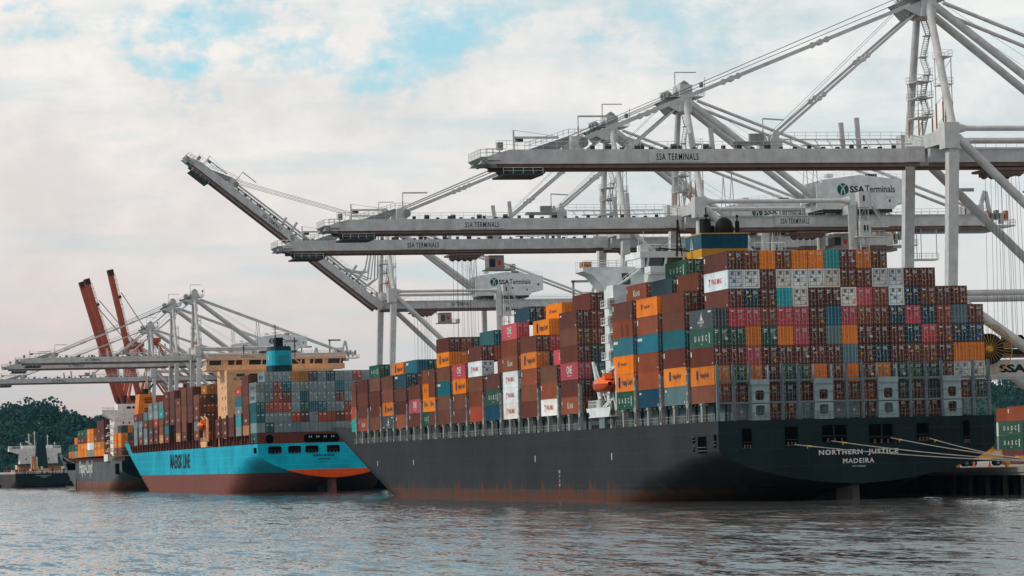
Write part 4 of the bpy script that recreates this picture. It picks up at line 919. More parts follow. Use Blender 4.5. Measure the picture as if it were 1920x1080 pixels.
mb.tube((151.5-CX, 20, 36.5), (151.5-CX, 20, 38.6), 1.2, n=10, m=1); mb.tube((153-CX, 20, 38.2), (154.5-CX, 20, 40.4), .35, n=6, m=1); mb.build('funnel', [paint('funnel_orange', (.72,.20,.02), .45, .15), M_BLACK], S3)
for k in range(14):                        # containers
    y = 1286+13.0*k
    if k < 3: cs = ['orange','amber','brown','maroon','maroon'][:5-k] if k != 1 else ['orange','orange','maroon','maroon','maroon']
    elif k < 8: cs = random.choice([['orange','orange','maroon','green'], ['grey','white','orange','orange'], ['white','green','orange']])
    else: cs = random.choice([['grey','green','orange'], ['amber','green'], ['orange','orange']])
    if k > 10: cs = cs[:2]
    for j in range(0 if k < 11 else 2, 9): col(XP+2.5*j, y, 13.6, 2.85, cs if j == 0 else [random.choice(['orange','maroon','green','orange','grey']) for _ in cs])
for k in range(2):
    for j in range(0, 8): col(XP+2.5*j, 1226+15*k, 13.4, 2.8, [random.choice(['orange','rust','brown']), random.choice(['orange','rust','orange']), random.choice(['darkgrey','orange']), random.choice(['darkgrey','orange'])][:4-k])
me = bpy.data.meshes.new('container_stacks'); me.from_pydata(STK['v'], [], STK['f']); me.materials.append(M_CONT_A)
at = me.attributes.new('paint', 'FLOAT_COLOR', 'FACE'); at.data.foreach_set('color', [x for c in STK['c'] for x in (*c, 1)])
tag(put('container_stacks', me), 'stacked containers filling the decks of the two farther ships', 'containers', kind='stuff')

# ---- ship four (tanker at the far left)
S4 = tag(empty('tanker_ship', (162.0, 1796.0, 0)), 'dark tanker with white bridge at the far left edge, stern towards the viewer', 'ship')
hull(S4, 15.2, 180, 7.4, 9.0, .4, 4.5, 0, [hull_mat('hull_brown_black', (.045,.034,.032), (.05,.03,.03), -9, .3), hull_mat('transom_black', (.010,.016,.02), (.01,.01,.01), -9, 0), M_DECK, M_DECK], ((110, 172), (150, 179)), 40)
mb = MB(); mb.text('CARRYING EXPERT', (-4.2, -.03, 6.1), (1,0,0), (0,0,1), 9, .6, 0, .02) if False else mb.box(-4.2, 4.6, -.04, -.02, 6.2, 6.45); mb.box(-1.4, 2.0, -.04, -.02, 5.3, 5.6); mb.build('stern_stripe', paint('faded_white', (.45,.40,.40), .7, .8), S4)
mb = MB(); mb.box(-16.2, 12.5, 26, 36, 18.6, 21.6); mb.prism([(-16.2, 18.6), (-16.2, 20.0), (-12, 18.6)], 'y', 26, 36); mb.box(-10.5, 10.5, 26, 36, 13, 18.6); mb.box(-12, 12, 24, 40, 7.4, 12.4, 2); mb.box(-16.6, -14.6, 25.5, 29, 21.6, 23)
mb.box(-9.0, 8.0, 28, 34, 21.6, 23.2); mb.rail([(-16, 25.9, 21.6), (12, 25.9, 21.6)], 1.1, .1, 2); mb.box(-13, 13, 20, 25.9, 12.4, 12.9, 1)
for x in (-7.5, 5): mb.box(x, x+.8, 25.95, 26, 15.2, 16, 1)
mb.build('deckhouse', [paint('tanker_white', (.80,.76,.75), .5, .2), M_GREYD, paint('tanker_cream', (.66,.44,.28), .6, .3)], S4)
mb = MB(); mb.prism([(-3.4, 10), (-2.6, 25), (2.2, 25), (3.6, 10)], 'y', 8, 15); mb.tube((-1.2, 11, 25), (-1.2, 11, 27.5), .5, n=8, m=1); mb.tube((.8, 11, 25), (.8, 11, 27.8), .55, n=8, m=1); mb.build('funnel', [paint('tanker_funnel_blue', (.012,.035,.045), .5, .2), M_BLACK], S4)
mb = MB(); mb.box(-6, 5.5, 3, 18, 7.4, 10.2, 0); mb.beam((-5.2, 5, 16.5), (-4.0, 1.5, 9), 2.0, 2.2, 1); mb.beam((-6.2, 4, 16.5), (-6.2, 1.5, 7.5), .5, .5, 2); mb.beam((-3.0, 4, 16.5), (-3.0, 1.5, 7.5), .5, .5, 2)
for k in range(26):
    x = random.uniform(-14.5, 13); hgt = random.uniform(.8, 4.2); mb.box(x, x+random.uniform(.4, 1.8), 1, 3, 7.4, 7.4+hgt, random.choice((2, 2, 3, 0, 4)))
mb.rail([(-15, .6, 7.4), (15, .6, 7.4)], 1.1, .09, 1.5, 2); mb.rail([(-15, .6, 7.4), (-15, 120, 7.4)], 1.1, .09, 3, 2)
for x, h_ in ((-5.0, 30), (-1.9, 31), (5.3, 29), (9.2, 25), (-9.6, 25)): mb.tube((x, 29, 21.6), (x, 29, h_), .22, n=5, m=2); mb.tube((x-.9, 29, h_-1), (x+.9, 29, h_-1), .1, n=4, m=2)
for k in range(8): mb.box(-15+random.uniform(-.0, 3), -13+random.uniform(0, 2), 20+10*k, 24+10*k, 7.4, 7.4+random.uniform(1, 3), random.choice((3, 2)))
mb.tube((-7, 26, 25.5), (-3.5, 26, 23.5), .5, n=6, m=2)
mb.build('deck_gear', [paint('gear_cream', (.66,.40,.22), .6, .3), M_HAZ, paint('gear_white', (.72,.68,.65), .6, .3), paint('gear_red', (.28,.05,.03), .6), M_GREYD], S4)

# ------------------------------------------------------------------ ship-to-shore cranes
def xf_crane():
    R0 = empty('gantry_crane', (189.6, 0, 0))
    Z0 = QZ
    def leg(x0, x1, y, w_, d_, ztop):
        mb = MB(); a = V((x0, y, Z0+2.2)); b_ = V((x1, y, ztop)); mb.beam(a, b_, w_*.82, d_*.9, 0, (0,1,0), w_, d_)
        mb.box(x0-1.6, x0+1.6, y-2.8, y+2.8, Z0+1.3, Z0+2.2)
        for k in range(4):
            for s_ in (-.5, .5): mb.tube((x0-.25+s_*.6, y-2.3+1.5*k, Z0+.62), (x0+.25+s_*.6, y-2.3+1.5*k, Z0+.62), .6, n=12, m=1)
        return mb.build('leg', [M_CRANE, M_GREYD], R0)
    for y in (-10, 10):
        leg(-1.9, .4, y, 1.75, 1.75, 58.9); leg(32.6, 32.4, y, 1.4, 1.5, 57.5)
    for y in (-10, 10):
        mb = MB(); mb.beam((-.2, y, 59.4), (-.2, y, 55.2), 2.5, 2.5); mb.tube((.4, y, 58.9), (-.2, y*.24, 80), .68, .6, n=14); mb.build('mast_column', M_CRANE, R0)
        mb = MB(); mb.tube((1.2, y, 58.5), (31.5, y, 58.5), .44, n=12); mb.tube((1.2, y, 58.5), (2.6, y, 58.5), .9, .5, n=12); mb.tube((30.2, y, 58.5), (31.8, y, 58.5), .5, .9, n=12); mb.build('tie_tube', M_CRANE, R0)
        mb = MB(); mb.tube((1.2, y, 57.0), (32, y, 27.5), .74, n=14); mb.tube((-.8, y, 31.8), (32, y, 4.8+QZ), .82, n=14); mb.build('diagonal_brace', M_CRANE, R0)
        mb = MB(); mb.tube((-1, y, 32.0), (32, y, 32.0), .5, n=12); mb.build('portal_tie', M_CRANE, R0)
        mb = MB(); mb.tube((.8, y*.22, 79.6), (31, y*.34, 56.4), .66, n=14); mb.build('backstay', M_CRANE, R0)
        mb = MB(); mb.tube((2.2, y*.3, 79.8), (64.5, y*.34, 56.0), .33, n=8)
        t = .40; p = V((2.2, y*.3, 79.8)).lerp(V((64.5, y*.34, 56)), t)
        mb.tube(p, (p.x-1.1, p.y, 57), .10, n=4); mb.tube(p, (p.x+.7, p.y, 57), .10, n=4); mb.tube((.5, y*.2, 81), (31, y*.25, 62), .035, n=4); mb.build('rear_stay', M_CRANE, R0)
        mb = MB(); mb.box(-1.2, 34, y-.7, y+.7, 18.5, 21.2)
        if y < 0: mb.box(5.0, 33, y-.74, y-.701, 18.8, 20.9); mb.text('SSA', (6.7, y-.76, 19.1), (1,0,.22*0), (0,0,1), 4.6, 1.35, 1, .05)
        mb.build('portal_beam', [M_CRANE, M_LETTER], R0)
    mb = MB(); mb.box(-.9, .9, -8.7, 8.7, 56.2, 58.4); mb.prism([(-8.7, 58.4), (-8.7, 59.4), (-4, 58.4)], 'x', -.8, .8); mb.prism([(8.7, 58.4), (4, 58.4), (8.7, 59.4)], 'x', -.8, .8)
    mb.build('cross_girder', M_CRANE, R0); mb = MB(); mb.box(32, 33.2, -9.2, 9.2, 55.8, 57.6); mb.build('cross_girder', M_CRANE, R0); mb = MB(); mb.box(-1.0, 1.0, -8.8, 8.8, 31, 32.8); mb.build('cross_girder', M_CRANE, R0)
    # apex
    mb = MB(); mb.beam((-.2, 0, 77.6), (0, 0, 83.2), 2.6, 5.4, 0, (0,1,0)); mb.prism([(-2.8, 80.3), (2.6, 80.3), (1.2, 83.6), (.2, 84.3), (-.9, 83.6)], 'y', -.8, .8); mb.box(-4.0, 3.6, -3.0, 3.0, 80.6, 80.8); mb.rail([(-4, -3, 80.8), (3.6, -3, 80.8), (3.6, 3, 80.8), (-4, 3, 80.8), (-4, -3, 80.8)], 1.2, .05, 1.1)
    mb.prism([(-5.6, 79.6), (-1.2, 82.0), (-1.2, 80.6), (-3.6, 77.4), (-5.0, 79)], 'y', -1.9, 1.9, 1); mb.prism([(-4.3, 78.9), (-1, 80.4), (-1, 77.4)], 'y', -2.3, -1.9); mb.prism([(-4.3, 78.9), (-1, 80.4), (-1, 77.4)], 'y', 1.9, 2.3)
    for s_ in (-1, 1): mb.disc((-3.6, s_*1.2, 81.2), .8, 'y', .3, 16, 1); mb.disc((.2, s_*.9, 83.4), .7, 'y', .3, 16, 1)
    mb.tube((-1.6, 0, 81), (-1.6, 0, 86), .13, n=6); mb.beam((-1.6, 0, 86), (3.0, 0, 86), .18, .22); mb.tube((4.0, -2.6, 80.8), (4.0, -2.6, 84.8), .07, n=5); mb.box(2.9, 3.6, -2.9, -2.3, 82.6, 83.6, 1); mb.tube((2.0, 2.6, 80.8), (2.0, 2.6, 84), .05, n=5)
    mb.build('apex_head', [M_CRANE, M_CRANEG], R0)
    # stair tower between the mast columns
    mb = MB(); z = 59.0; y = 6.0; k = 0
    while z < 77.5:
        sgn = 1 if k % 2 == 0 else -1; ya, yb_ = 5.6*(1-(z-59)/27), 5.6*(1-(z-59)/27)-2.2*(1 if k % 2 == 0 else -.0)
        c0 = 4.2*(1-(z-59)/30); p0 = V((.9, c0+1.2*sgn, z)); p1 = V((.9, c0-1.2*sgn, z+3.2))
        for s_ in (-.45, .45): mb.beam(p0+V((s_, 0, 0)), p1+V((s_, 0, 0)), .08, .25)
        for j in range(11): q = p0.lerp(p1, j/10); mb.box(q.x-.42, q.x+.42, q.y-.14, q.y+.14, q.z-.03, q.z+.03)
        mb.rail([p0+V((.45, 0, 0)), p1+V((.45, 0, 0))], 1.0, .035, 1.2); mb.box(.3, 1.6, p1.y-.9, p1.y+.9, p1.z-.12, p1.z); mb.rail([(1.6, p1.y-.9, p1.z), (1.6, p1.y+.9, p1.z)], 1.1, .035, .9)
        z += 3.2; k += 1
    for (xa, ya) in ((-.8, 6.6), (1.6, 6.6), (1.6, 2.0), (-.8, 2.0)): mb.tube((xa, ya, 58.4), (xa, ya, 67.5), .08, n=5); mb.tube((xa, ya, 58.6), (xa, ya, 61.4), .13, n=6, m=1)
    for (xa, ya) in ((.2, -3.5), (1.8, -3.5), (1.8, -6.6), (.2, -6.6)): mb.tube((xa, ya, 58.4), (xa, ya, 70.5), .09, n=5); mb.tube((xa, ya, 58.6), (xa, ya, 63.2), .14, n=6, m=1)
    for z in (61.6, 64.8, 67.5): mb.box(-1, 1.8, 1.8, 6.8, z, z+.12); mb.rail([(-1, 1.8, z), (1.8, 1.8, z), (1.8, 6.8, z), (-1, 6.8, z), (-1, 1.8, z)], 1.1, .035, 1.3)
    for z in (70.5, 66.0): mb.box(.0, 2.0, -6.8, -3.3, z, z+.14); mb.rail([(0, -6.8, z), (2, -6.8, z), (2, -3.3, z), (0, -3.3, z)], 1.1, .035, 1.2)
    for z in (59.5, 63, 67): mb.tube((.2, -3.5, z), (1.8, -6.6, z+3), .05, n=4); mb.tube((-.8, 6.6, z), (1.6, 2.0, z+2.6), .05, n=4)
    mb.build('stair_tower', [M_CRANE, M_HAZ], R0)
    # rear girder
    mb = MB(); 
    for s_ in (-1, 1):
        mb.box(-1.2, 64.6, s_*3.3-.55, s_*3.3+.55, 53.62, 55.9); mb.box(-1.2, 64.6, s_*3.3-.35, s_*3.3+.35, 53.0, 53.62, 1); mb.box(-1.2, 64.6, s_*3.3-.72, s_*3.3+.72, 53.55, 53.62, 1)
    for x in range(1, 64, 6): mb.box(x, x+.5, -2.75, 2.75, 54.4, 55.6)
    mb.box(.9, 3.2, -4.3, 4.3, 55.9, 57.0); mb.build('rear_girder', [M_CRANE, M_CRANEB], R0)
    mb = MB(); mb.box(1, 64, -4.4, -3.9, 55.95, 56.02); mb.rail([(1, -4.4, 56), (64, -4.4, 56)], 1.15, .035, 1.8); mb.rail([(34, 4.4, 56), (64, 4.4, 56)], 1.15, .035, 1.8); mb.tube((1, -4.2, 57.5), (26, -4.2, 57.5), .06, n=4)
    for k in range(5): mb.beam((2+.9*k, -4.6, 55.0+.5*k), (2.6+.9*k, -4.6, 55.5+.5*k), .6, .08)
    mb.build('walkway', M_CRANE, R0)
    mb = MB(); mb.box(17.7, 26.4, -4.0, -3.86, 53.95, 55.75); mb.text('SSA TERMINALS', (19.0, -4.02, 54.25), (1,0,0), (0,0,1), 6.2, 1.15, 1, .016); mb.build('sign_board', [M_SIGN, M_LETTER], R0)
    mb = MB(); mb.box(63, 70.4, -4.2, 4.2, 53.4, 53.7); mb.rail([(64.6, -4.2, 53.7), (70.4, -4.2, 53.7), (70.4, 4.2, 53.7)], 1.1, .05, 1.2); mb.box(60, 64, -3, 3, 56.0, 58.0); mb.beam((63, -2, 56), (64.6, -2, 61), .6, .9); mb.beam((66.0, -2, 54), (64.8, -2, 60.8), .5, .8); mb.beam((58.2, 0, 56), (58.2, 0, 61.6), .5, .6, 1); mb.beam((57.6, 0, 61.4), (63, 0, 61.4), .5, .7, 1)
    for k in range(9): mb.box(60+k*1.05, 60.7+k*1.05, -3.6, -2.2, 54+random.uniform(0, 1), 56+random.uniform(0, 2), random.choice((0, 1, 2)))
    mb.box(50, 66, -2.6, 2.6, 52.4, 53.0, 1)
    for x in (46.5, 49.5): 
        for y in (-3.8, -1.2): mb.tube((x, y, 53), (x, y, 46.8), .09, n=4)
    mb.box(46.2, 53.2, -4, -.8, 46.5, 46.8); mb.rail([(46.2, -4, 46.8), (53.2, -4, 46.8)], 1.1, .05, 1.2); mb.tube((52.9, -3.8, 53), (52.9, -3.8, 46.8), .09, n=4); mb.build('rear_platform', [M_CRANE, M_CRANEG, M_HAZ], R0)
    # machinery house
    mb = MB(); mb.prism([(27.6, 57.1), (27.6, 63.2), (36, 64.2), (47.4, 62.9), (47.4, 58.6), (44.2, 58.2), (43.2, 57.1)], 'y', -5.4, 5.4); mb.prism([(26.5, 58.8), (26.5, 62.9), (27.6, 63.0), (27.6, 58.8)], 'y', -3.0, 5.4)
    mb.box(26.4, 27.6, -5.6, -5.2, 57.2, 62.6); mb.box(28, 43, -5.0, 5.0, 56.5, 57.1, 1); mb.box(30, 31.4, -2, 0, 64, 64.7); mb.rail([(27.6, -5.3, 63.3), (36, -5.3, 64.2), (47.3, -5.3, 62.9)], 1.0, .035, 1.5); mb.box(38, 40, -4.5, -3, 63.9, 64.5, 1)
    for s_ in (-3.3, 3.3): mb.box(41, 42, s_-.5, s_+.5, 55.9, 57.1); mb.box(29, 30, s_-.5, s_+.5, 55.9, 56.5)
    hs = mb.build('machinery_house', [M_HOUSE, M_GREYD], R0)
    mb = MB(); mb.text('SSA', (33.7, -5.43, 60.5), (1,0,0), (0,0,1), 3.2, 1.4, 0, .03); mb.text('Terminals', (37.0, -5.43, 60.5), (1,0,0), (0,0,1), 6.5, 1.5, 0, .012); mb.build('lettering', M_LETTER, hs)
    mb = MB(); pts = [(32.2+1.25*math.cos(2*PI*i/24), 61.2+1.25*math.sin(2*PI*i/24)) for i in range(24)]; mb.prism(pts, 'y', -5.43, -5.402); 
    arc = lambda cx, cz, r_, a0, a1: [V((cx+r_*math.cos(math.radians(a0+(a1-a0)*i/8)), -5.45, cz+r_*math.sin(math.radians(a0+(a1-a0)*i/8)))) for i in range(9)]
    for a in (arc(34.2, 60.2, 2.4, 120, 190), arc(30.2, 60.2, 2.4, -10, 60)):
        for p, q in zip(a, a[1:]): mb.beam(p, q, .03, .22, 1)
    mb.build('logo', [M_DKGREEN, M_WHITE], hs)
    mb = MB(); mb.box(41.6, 43.1, -5.46, -5.401, 57.5, 59.6); mb.box(41.4, 43.4, -5.6, -5.401, 59.6, 59.75); mb.build('door', M_HOUSE, hs)
    mb = MB(); mb.box(42.1, 42.5, -5.49, -5.461, 58.5, 59.1); mb.box(45.6, 46.1, -5.44, -5.401, 60.0, 60.7); mb.box(37.6, 38.2, -5.44, -5.401, 59.1, 59.6); mb.build('window', M_GLASS, hs)
    # landside leg lift and stairs
    mb = MB()
    for x in (33.6, 35.4): 
        for y in (-11.4, -9.6): mb.tube((x, y, 8), (x, y, 57), .12, n=5)
    for z in range(10, 57, 3): mb.box(33.5, 35.5, -11.5, -9.5, z, z+.08); mb.tube((33.6, -11.4, z), (35.4, -11.4, z+3), .06, n=4)
    mb.box(33.4, 35.8, -11.8, -9.4, 51.0, 54.2); mb.box(33.4, 36.0, -11.8, -9.4, 57, 60.2); mb.box(32.4, 38.5, -12.4, -9.2, 50.8, 51); mb.rail([(32.4, -12.4, 51), (38.5, -12.4, 51)], 1.1, .04, 1.2)
    mb.beam((36.2, -11.6, 57.2), (38.4, -11.6, 53.2), .9, .15); mb.rail([(36.2, -12.0, 57.2), (38.4, -12.0, 53.2)], 1.1, .04, .9); mb.box(36, 39.6, -12.2, -10.4, 52.9, 53.1); mb.rail([(36, -12.2, 53.1), (39.6, -12.2, 53.1)], 1.1, .04, 1.0); mb.box(34.2, 34.6, -11.84, -11.801, 52.0, 53.3, 1); mb.box(34.9, 35.2, -11.84, -11.801, 52.0, 53.3, 1); mb.box(34.2, 34.6, -11.84, -11.801, 58.2, 59.4, 1); mb.build('lift_shaft', [M_CRANE, M_LETTER], R0)
    # forward boom, hinge at (-2, 54)
    HX, HZ = -3.0, 54.0
    mb = MB(); x0_ = -74.6
    for s_ in (-1, 1):
        y0_, y1_ = s_*3.3-.55, s_*3.3+.55
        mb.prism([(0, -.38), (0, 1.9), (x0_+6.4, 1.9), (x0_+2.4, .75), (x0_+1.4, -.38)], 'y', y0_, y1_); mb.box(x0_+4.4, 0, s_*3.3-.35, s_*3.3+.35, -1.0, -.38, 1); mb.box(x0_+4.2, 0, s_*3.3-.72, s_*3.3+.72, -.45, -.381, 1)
    for k in range(12): mb.box(-4-6*k, -3.5-6*k, -2.75, 2.75, .4, 1.6)
    for s_ in (-1, 1):
        mb.box(-58.2, -56.2, s_*3.0-.7, s_*3.0+.7, 1.9, 4.0); mb.box(-25.2, -23.2, s_*3.0-.7, s_*3.0+.7, 1.9, 3.6); mb.prism([(-24.9, 3.6), (-23.5, 3.6), (-24.0, 4.9), (-24.4, 4.9)], 'y', s_*3-.3, s_*3+.3)
    mb.disc((-56.2, -3.0, 3.0), .8, 'y', 1.6, 16, 3); mb.disc((-.6, -3.9, .6), 1.0, 'y', .25, 20, 2); mb.box(-2.5, .8, -4.1, -3.86, -.3, 2.2)
    mb.prism([(-65, 2.0), (-58.2, 4.2), (-58.2, 3.2), (-60, 2.0)], 'y', -2.4, -1.8, 3); mb.prism([(-65, 2.0), (-58.2, 4.2), (-58.2, 3.2), (-60, 2.0)], 'y', 1.8, 2.4, 3); mb.rail([(-65.6, -2.9, 2.0), (-58.4, -2.9, 4.2), (-55.4, -2.9, 4.2)], 1.0, .045, .9)
    mb.box(-31.5, -25.2, -3.6, -2.0, 2.6, 3.1, 3); mb.box(-28.5, -26.2, -3.4, -2.4, 3.1, 4.4, 3); mb.tube((-56.9, -3.2, 4), (-56.9, -3.2, 5.6), .11, n=6, m=2); mb.tube((-56.9, -3.2, 5.6), (-56.9, -3.2, 7.2), .1, n=6); mb.beam((-56.9, -3.2, 7.2), (-51.8, -3.2, 7.2), .2, .28); mb.tube((-26.3, -3.2, 3.1), (-26.3, -3.2, 5.0), .1, n=6, m=2); mb.tube((-26.3, -3.2, 5.0), (-26.3, -3.2, 6.8), .09, n=6); mb.beam((-26.3, -3.2, 6.8), (-22.7, -3.2, 6.6), .18, .24)
    for x, h_ in ((-12.6, 6.2), (-9.9, 7.0), (-38, 4.6), (-34.6, 5.4)): mb.beam((x, -2.6, 1.9), (x-.3, -2.6, h_), .5, .7, 0)
    boom = mb.build('boom', [M_CRANE, M_CRANEB, M_HAZ, M_CRANEG], R0, (HX, 0, HZ))
    mb = MB(); mb.rail([(-67.4, -3.85, 1.95), (-1.5, -3.85, 1.95)], 1.15, .032, 2.2); mb.rail([(-72.2, -4.2, .9), (-69, -4.2, .9)], 1.1, .04, 1.0); mb.rail([(-70.5, -3.9, 2.0), (-67.0, -3.9, 2.0)], 1.3, .035, 1.7)
    mb.rail([(-23, -3.85, 3.4), (-3.0, -3.85, 3.4), (.6, -3.85, 2.4)], 1.15, .035, 1.8); mb.tube((-23, -3.6, 3.4), (-3, -3.6, 3.4), .13, n=6); mb.tube((-20, -3.3, 2.4), (-1, -3.3, 2.7), .11, n=6)
    for k in range(9): mb.beam((-21+2.1*k, -3.6, 2.0), (-22+2.1*k, -3.6, 3.4), .1, .1)
    for k in range(22): mb.box(-55+2.4*k, -54.4+2.4*k, -3.8, -3.2, 1.9, 2.2+(.25 if k % 3 == 0 else 0), 1)
    for k in range(6): mb.disc((-52+5.4*k, -3.0, 2.35), .45, 'x', .9, 8, 1)
    mb.build('railing', [M_CRANE, M_GREYD], boom)
    mb = MB(); mb.prism([(-76.4, .6), (-75.2, .6), (-74.9, -.5), (-75.6, -.1)], 'y', -4.3, 4.3, 1); mb.box(-76.4, -73.2, -4.4, 4.4, .61, .75); mb.box(-75.2, -73.0, -4.4, -3.9, .2, .6); mb.box(-75.2, -73.0, 3.9, 4.4, .2, .6); mb.rail([(-73.2, -4.3, .75), (-76.3, -4.3, .75), (-76.3, 4.3, .75)], 1.15, .05, 1.0); mb.box(-73.3, -72.4, -3.4, -2.5, 1.9, 3.1, 1); mb.tube((-72.9, -3, .7), (-72.9, -3, 2), .1, n=5)
    mb.tube((-70.7, -3.4, .8), (-70.7, -3.4, 5.0), .16, n=6); mb.beam((-70.7, -3.4, 3.8), (-63.4, -3.4, 3.8), .2, .35); mb.tube((-70.7, -3.4, 5.0), (-63.6, -3.4, 4.0), .04, n=4); mb.box(-70.4, -69.2, -3.7, -3.1, 3.1, 3.6, 2)
    mb.box(-72.6, -66.2, -4.0, 4.0, -2.2, -1.9, 2); mb.rail([(-72.6, -4, -1.9), (-66.2, -4, -1.9)], .9, .05, 1.3); mb.prism([(-71.5, -1.9), (-66.5, -1.9), (-65.6, -1.0), (-72.2, -1.0)], 'y', -3.4, 3.4, 2); mb.disc((-66.2, -3.6, -1.6), .45, 'y', .5, 10, 2); mb.disc((-67.4, -3.6, -1.9), .35, 'y', .5, 10, 2); mb.build('tip_platform', [M_CRANE, M_CRANEG, M_GREYD], boom, (3.2, 0, 0))
    mb = MB(); mb.box(-45.6, -36.2, -4.0, -3.86, -.18, 1.45); mb.text('SSA TERMINALS', (-44.4, -4.02, .1), (1,0,0), (0,0,1), 7.0, 1.1, 1, .016); mb.build('sign_board', [M_SIGN, M_LETTER], boom)
    # trolley and cab
    mb = MB(); mb.box(-3.6, 3.6, -4.0, 4.0, 52.3, 52.7); mb.box(-2.6, 2.6, -3.4, 3.4, 51.7, 52.3); mb.rail([(-3.6, -4, 51.5), (3.6, -4, 51.5)], 1.0, .06, 1.0)
    for x in (-2, -.6, .8, 2): mb.disc((x, -2.6, 51.9), .55, 'y', .4, 12); mb.disc((x, 2.6, 51.9), .55, 'y', .4, 12)
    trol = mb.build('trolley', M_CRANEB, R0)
    mb = MB(); mb.box(5.2, 8.6, -2.0, 2.0, 49.4, 52.4); mb.box(5.2, 6.6, -2.05, 2.05, 49.8, 51.6, 1); mb.box(7.2, 7.9, -2.04, -2.001, 50.2, 51.2, 2); mb.box(4.6, 11.0, -2.4, 2.4, 49.1, 49.35, 0); mb.rail([(8.6, -2.4, 49.35), (11, -2.4, 49.35), (11, 2.4, 49.35)], 1.0, .06, .8); mb.build('operator_cab', [paint('cab_brownish', (.36,.30,.28), .6, .3), M_GLASS, M_RED], trol)
    mb = MB()
    for k, x in enumerate((-2.4, -1.2, .3, 1.1, 2.0, 2.7)): mb.tube((x*.8, -2.2, 51.6), (x, -2.2, 22), .03, n=4); mb.tube((x*.8, 2.2, 51.6), (x, 2.2, 22), .03, n=4)
    mb.build('hoist_rope', M_ROPE, trol)
    return R0, boom, trol
def forestays(R0):
    for y in (-2.6, 2.6):
        mb = MB(); a = V((-59.4, y, 57.4)); b_ = V((-3.0, y*.7, 79.6)); mb.beam(a, b_, .28, .62)
        for t in (.2, .22, .45, .47, .72, .74): p = a.lerp(b_, t); mb.disc(p, .5, 'y', .5, 10)
        mb.build('forestay', M_CRANE, R0)
        mb = MB(); a = V((-26.6, y, 58.2)); b_ = V((-2.2, y*.7, 78.2)); mb.beam(a, b_, .25, .42)
        for t in (.3, .33, .62, .65): p = a.lerp(b_, t); mb.disc(p, .42, 'y', .5, 10)
        mb.build('forestay', M_CRANE, R0)
        mb = MB(); mb.tube((-60.8, y*.6, 57.8), (-4.4, y*.5, 81.0), .05, n=4); mb.tube((-60.6, y*.4, 57.6), (-4.2, y*.4, 80.2), .05, n=4); mb.tube((-27, y*.6, 58.6), (-4, y*.4, 79.5), .03, n=4); mb.build('hoist_wire', M_ROPE, R0)
crane, boom, trol = xf_crane()
up_src = copy_tree(crane)                  # same crane, its boom will be raised
forestays(crane)
GC = 'white quay cranes'
specs = [(498.4, 12.5, 'white gantry crane nearest, its mast rising out of the top edge'), (638.4, 26, 'white gantry crane behind the dark ship bridge, second apex from the right'), (696.3, -34, 'white gantry crane with lower apex, its boom just under the second'),
         (1378, 14, 'far gantry crane with the tallest apex above the tan bridge'), (1450, 18, 'far gantry crane, middle of the three over the light blue bow'), (1532, 10, 'far gantry crane, lowest boom reaching past the left edge')]
for i, (y, tx, lab) in enumerate(specs):
    o = crane if i == 0 else copy_tree(crane)
    o.location.y = y; tag(o, lab, 'gantry crane', GC)
    if i == 5: o.scale.z = .925
    for ch in o.children:
        if ch.name.startswith('trolley'): ch.location.x = tx
# raised boom crane
o = up_src; o.location.y = 957; tag(o, 'white gantry crane with its boom raised in a steep diagonal', 'gantry crane', GC); A = math.radians(38.4)
for ch in o.children:
    if ch.name.startswith('trolley'): ch.location.x = 11
    if ch.name.startswith('boom'):
        ch.rotation_euler.y = A
        def bp(x, z): return V((-3+x*math.cos(A)+z*math.sin(A), 0, 54-x*math.sin(A)+z*math.cos(A)))
        for y in (-2.6, 2.6):
            Y_ = V((0, y, 0))
            mb = MB(); pts = [bp(-57, 3.4)+Y_, bp(-30, 3.6)+Y_, bp(-14, 3.4)+Y_, bp(-4, 5.2)+Y_*1.0]; mb.path(pts[:3], .3, 6); mb.path([pts[2], bp(-9, 6.6)+Y_, V((-3.0, y*.7, 79.6))], .26, 6); mb.path([bp(-24.4, 3.8)+Y_, bp(-6.5, 3.2)+Y_, bp(-5.5, 7.0)+Y_*.9, V((-2.2, y*.7, 78.2))], .22, 6); mb.path([bp(-16, 3.4)+Y_, bp(-7, 5.5)+Y_, V((-2.6, y*.6, 78.6))], .18, 6)
            mb.build('forestay', M_CRANE, o)
            mb = MB()
            for k in range(2): mb.tube(bp(-57.6, 4.2-.9*k)+Y_*.6, V((-4.4, y*.5, 81.2-.8*k)), .055, n=4)
            mb.build('hoist_wire', M_ROPE, o)
        for k, x in enumerate((-38, -34.6)): pass
# cable reel on the nearest crane
mb = MB(); cx, cz = 4.6, 22.9; yy = -11.4
mb.ring((cx, yy-.35, cz), 4.0, .09, 40, 5, 0)
for i in range(24): t = 2*PI*i/24; mb.tube((cx, yy-.1, cz), (cx+4.0*math.cos(t), yy-.35, cz+4.0*math.sin(t)), .045, n=4)
for i in range(24): t = 2*PI*(i+.5)/24; mb.tube((cx, yy-.9, cz), (cx+4.0*math.cos(t), yy-.55, cz+4.0*math.sin(t)), .03, n=4)
mb.disc((cx, yy-.3, cz), 2.5, 'y', .5, 28, 1); mb.disc((cx, yy-.6, cz), .6, 'y', .7, 18, 2); mb.disc((cx, yy-1.0, cz), .4, 'y', .3, 14, 0); mb.beam((cx, yy+.1, cz-.8), (cx, yy+.1, cz-2.0), .8, .8, 3)
mb.build('cable_reel', [flat('reel_yellow', (.55,.30,.05), .5), M_BLACK, flat('cable_orange', (.45,.18,.04)), M_CRANE], crane)
mb = MB()                                   # headblock and spreader hanging under the nearest crane's trolley
mb.box(-3, 3, -1.4, 1.4, 23.4, 24.6); mb.box(-6.1, 6.1, -1.2, 1.2, 21.8, 22.4)
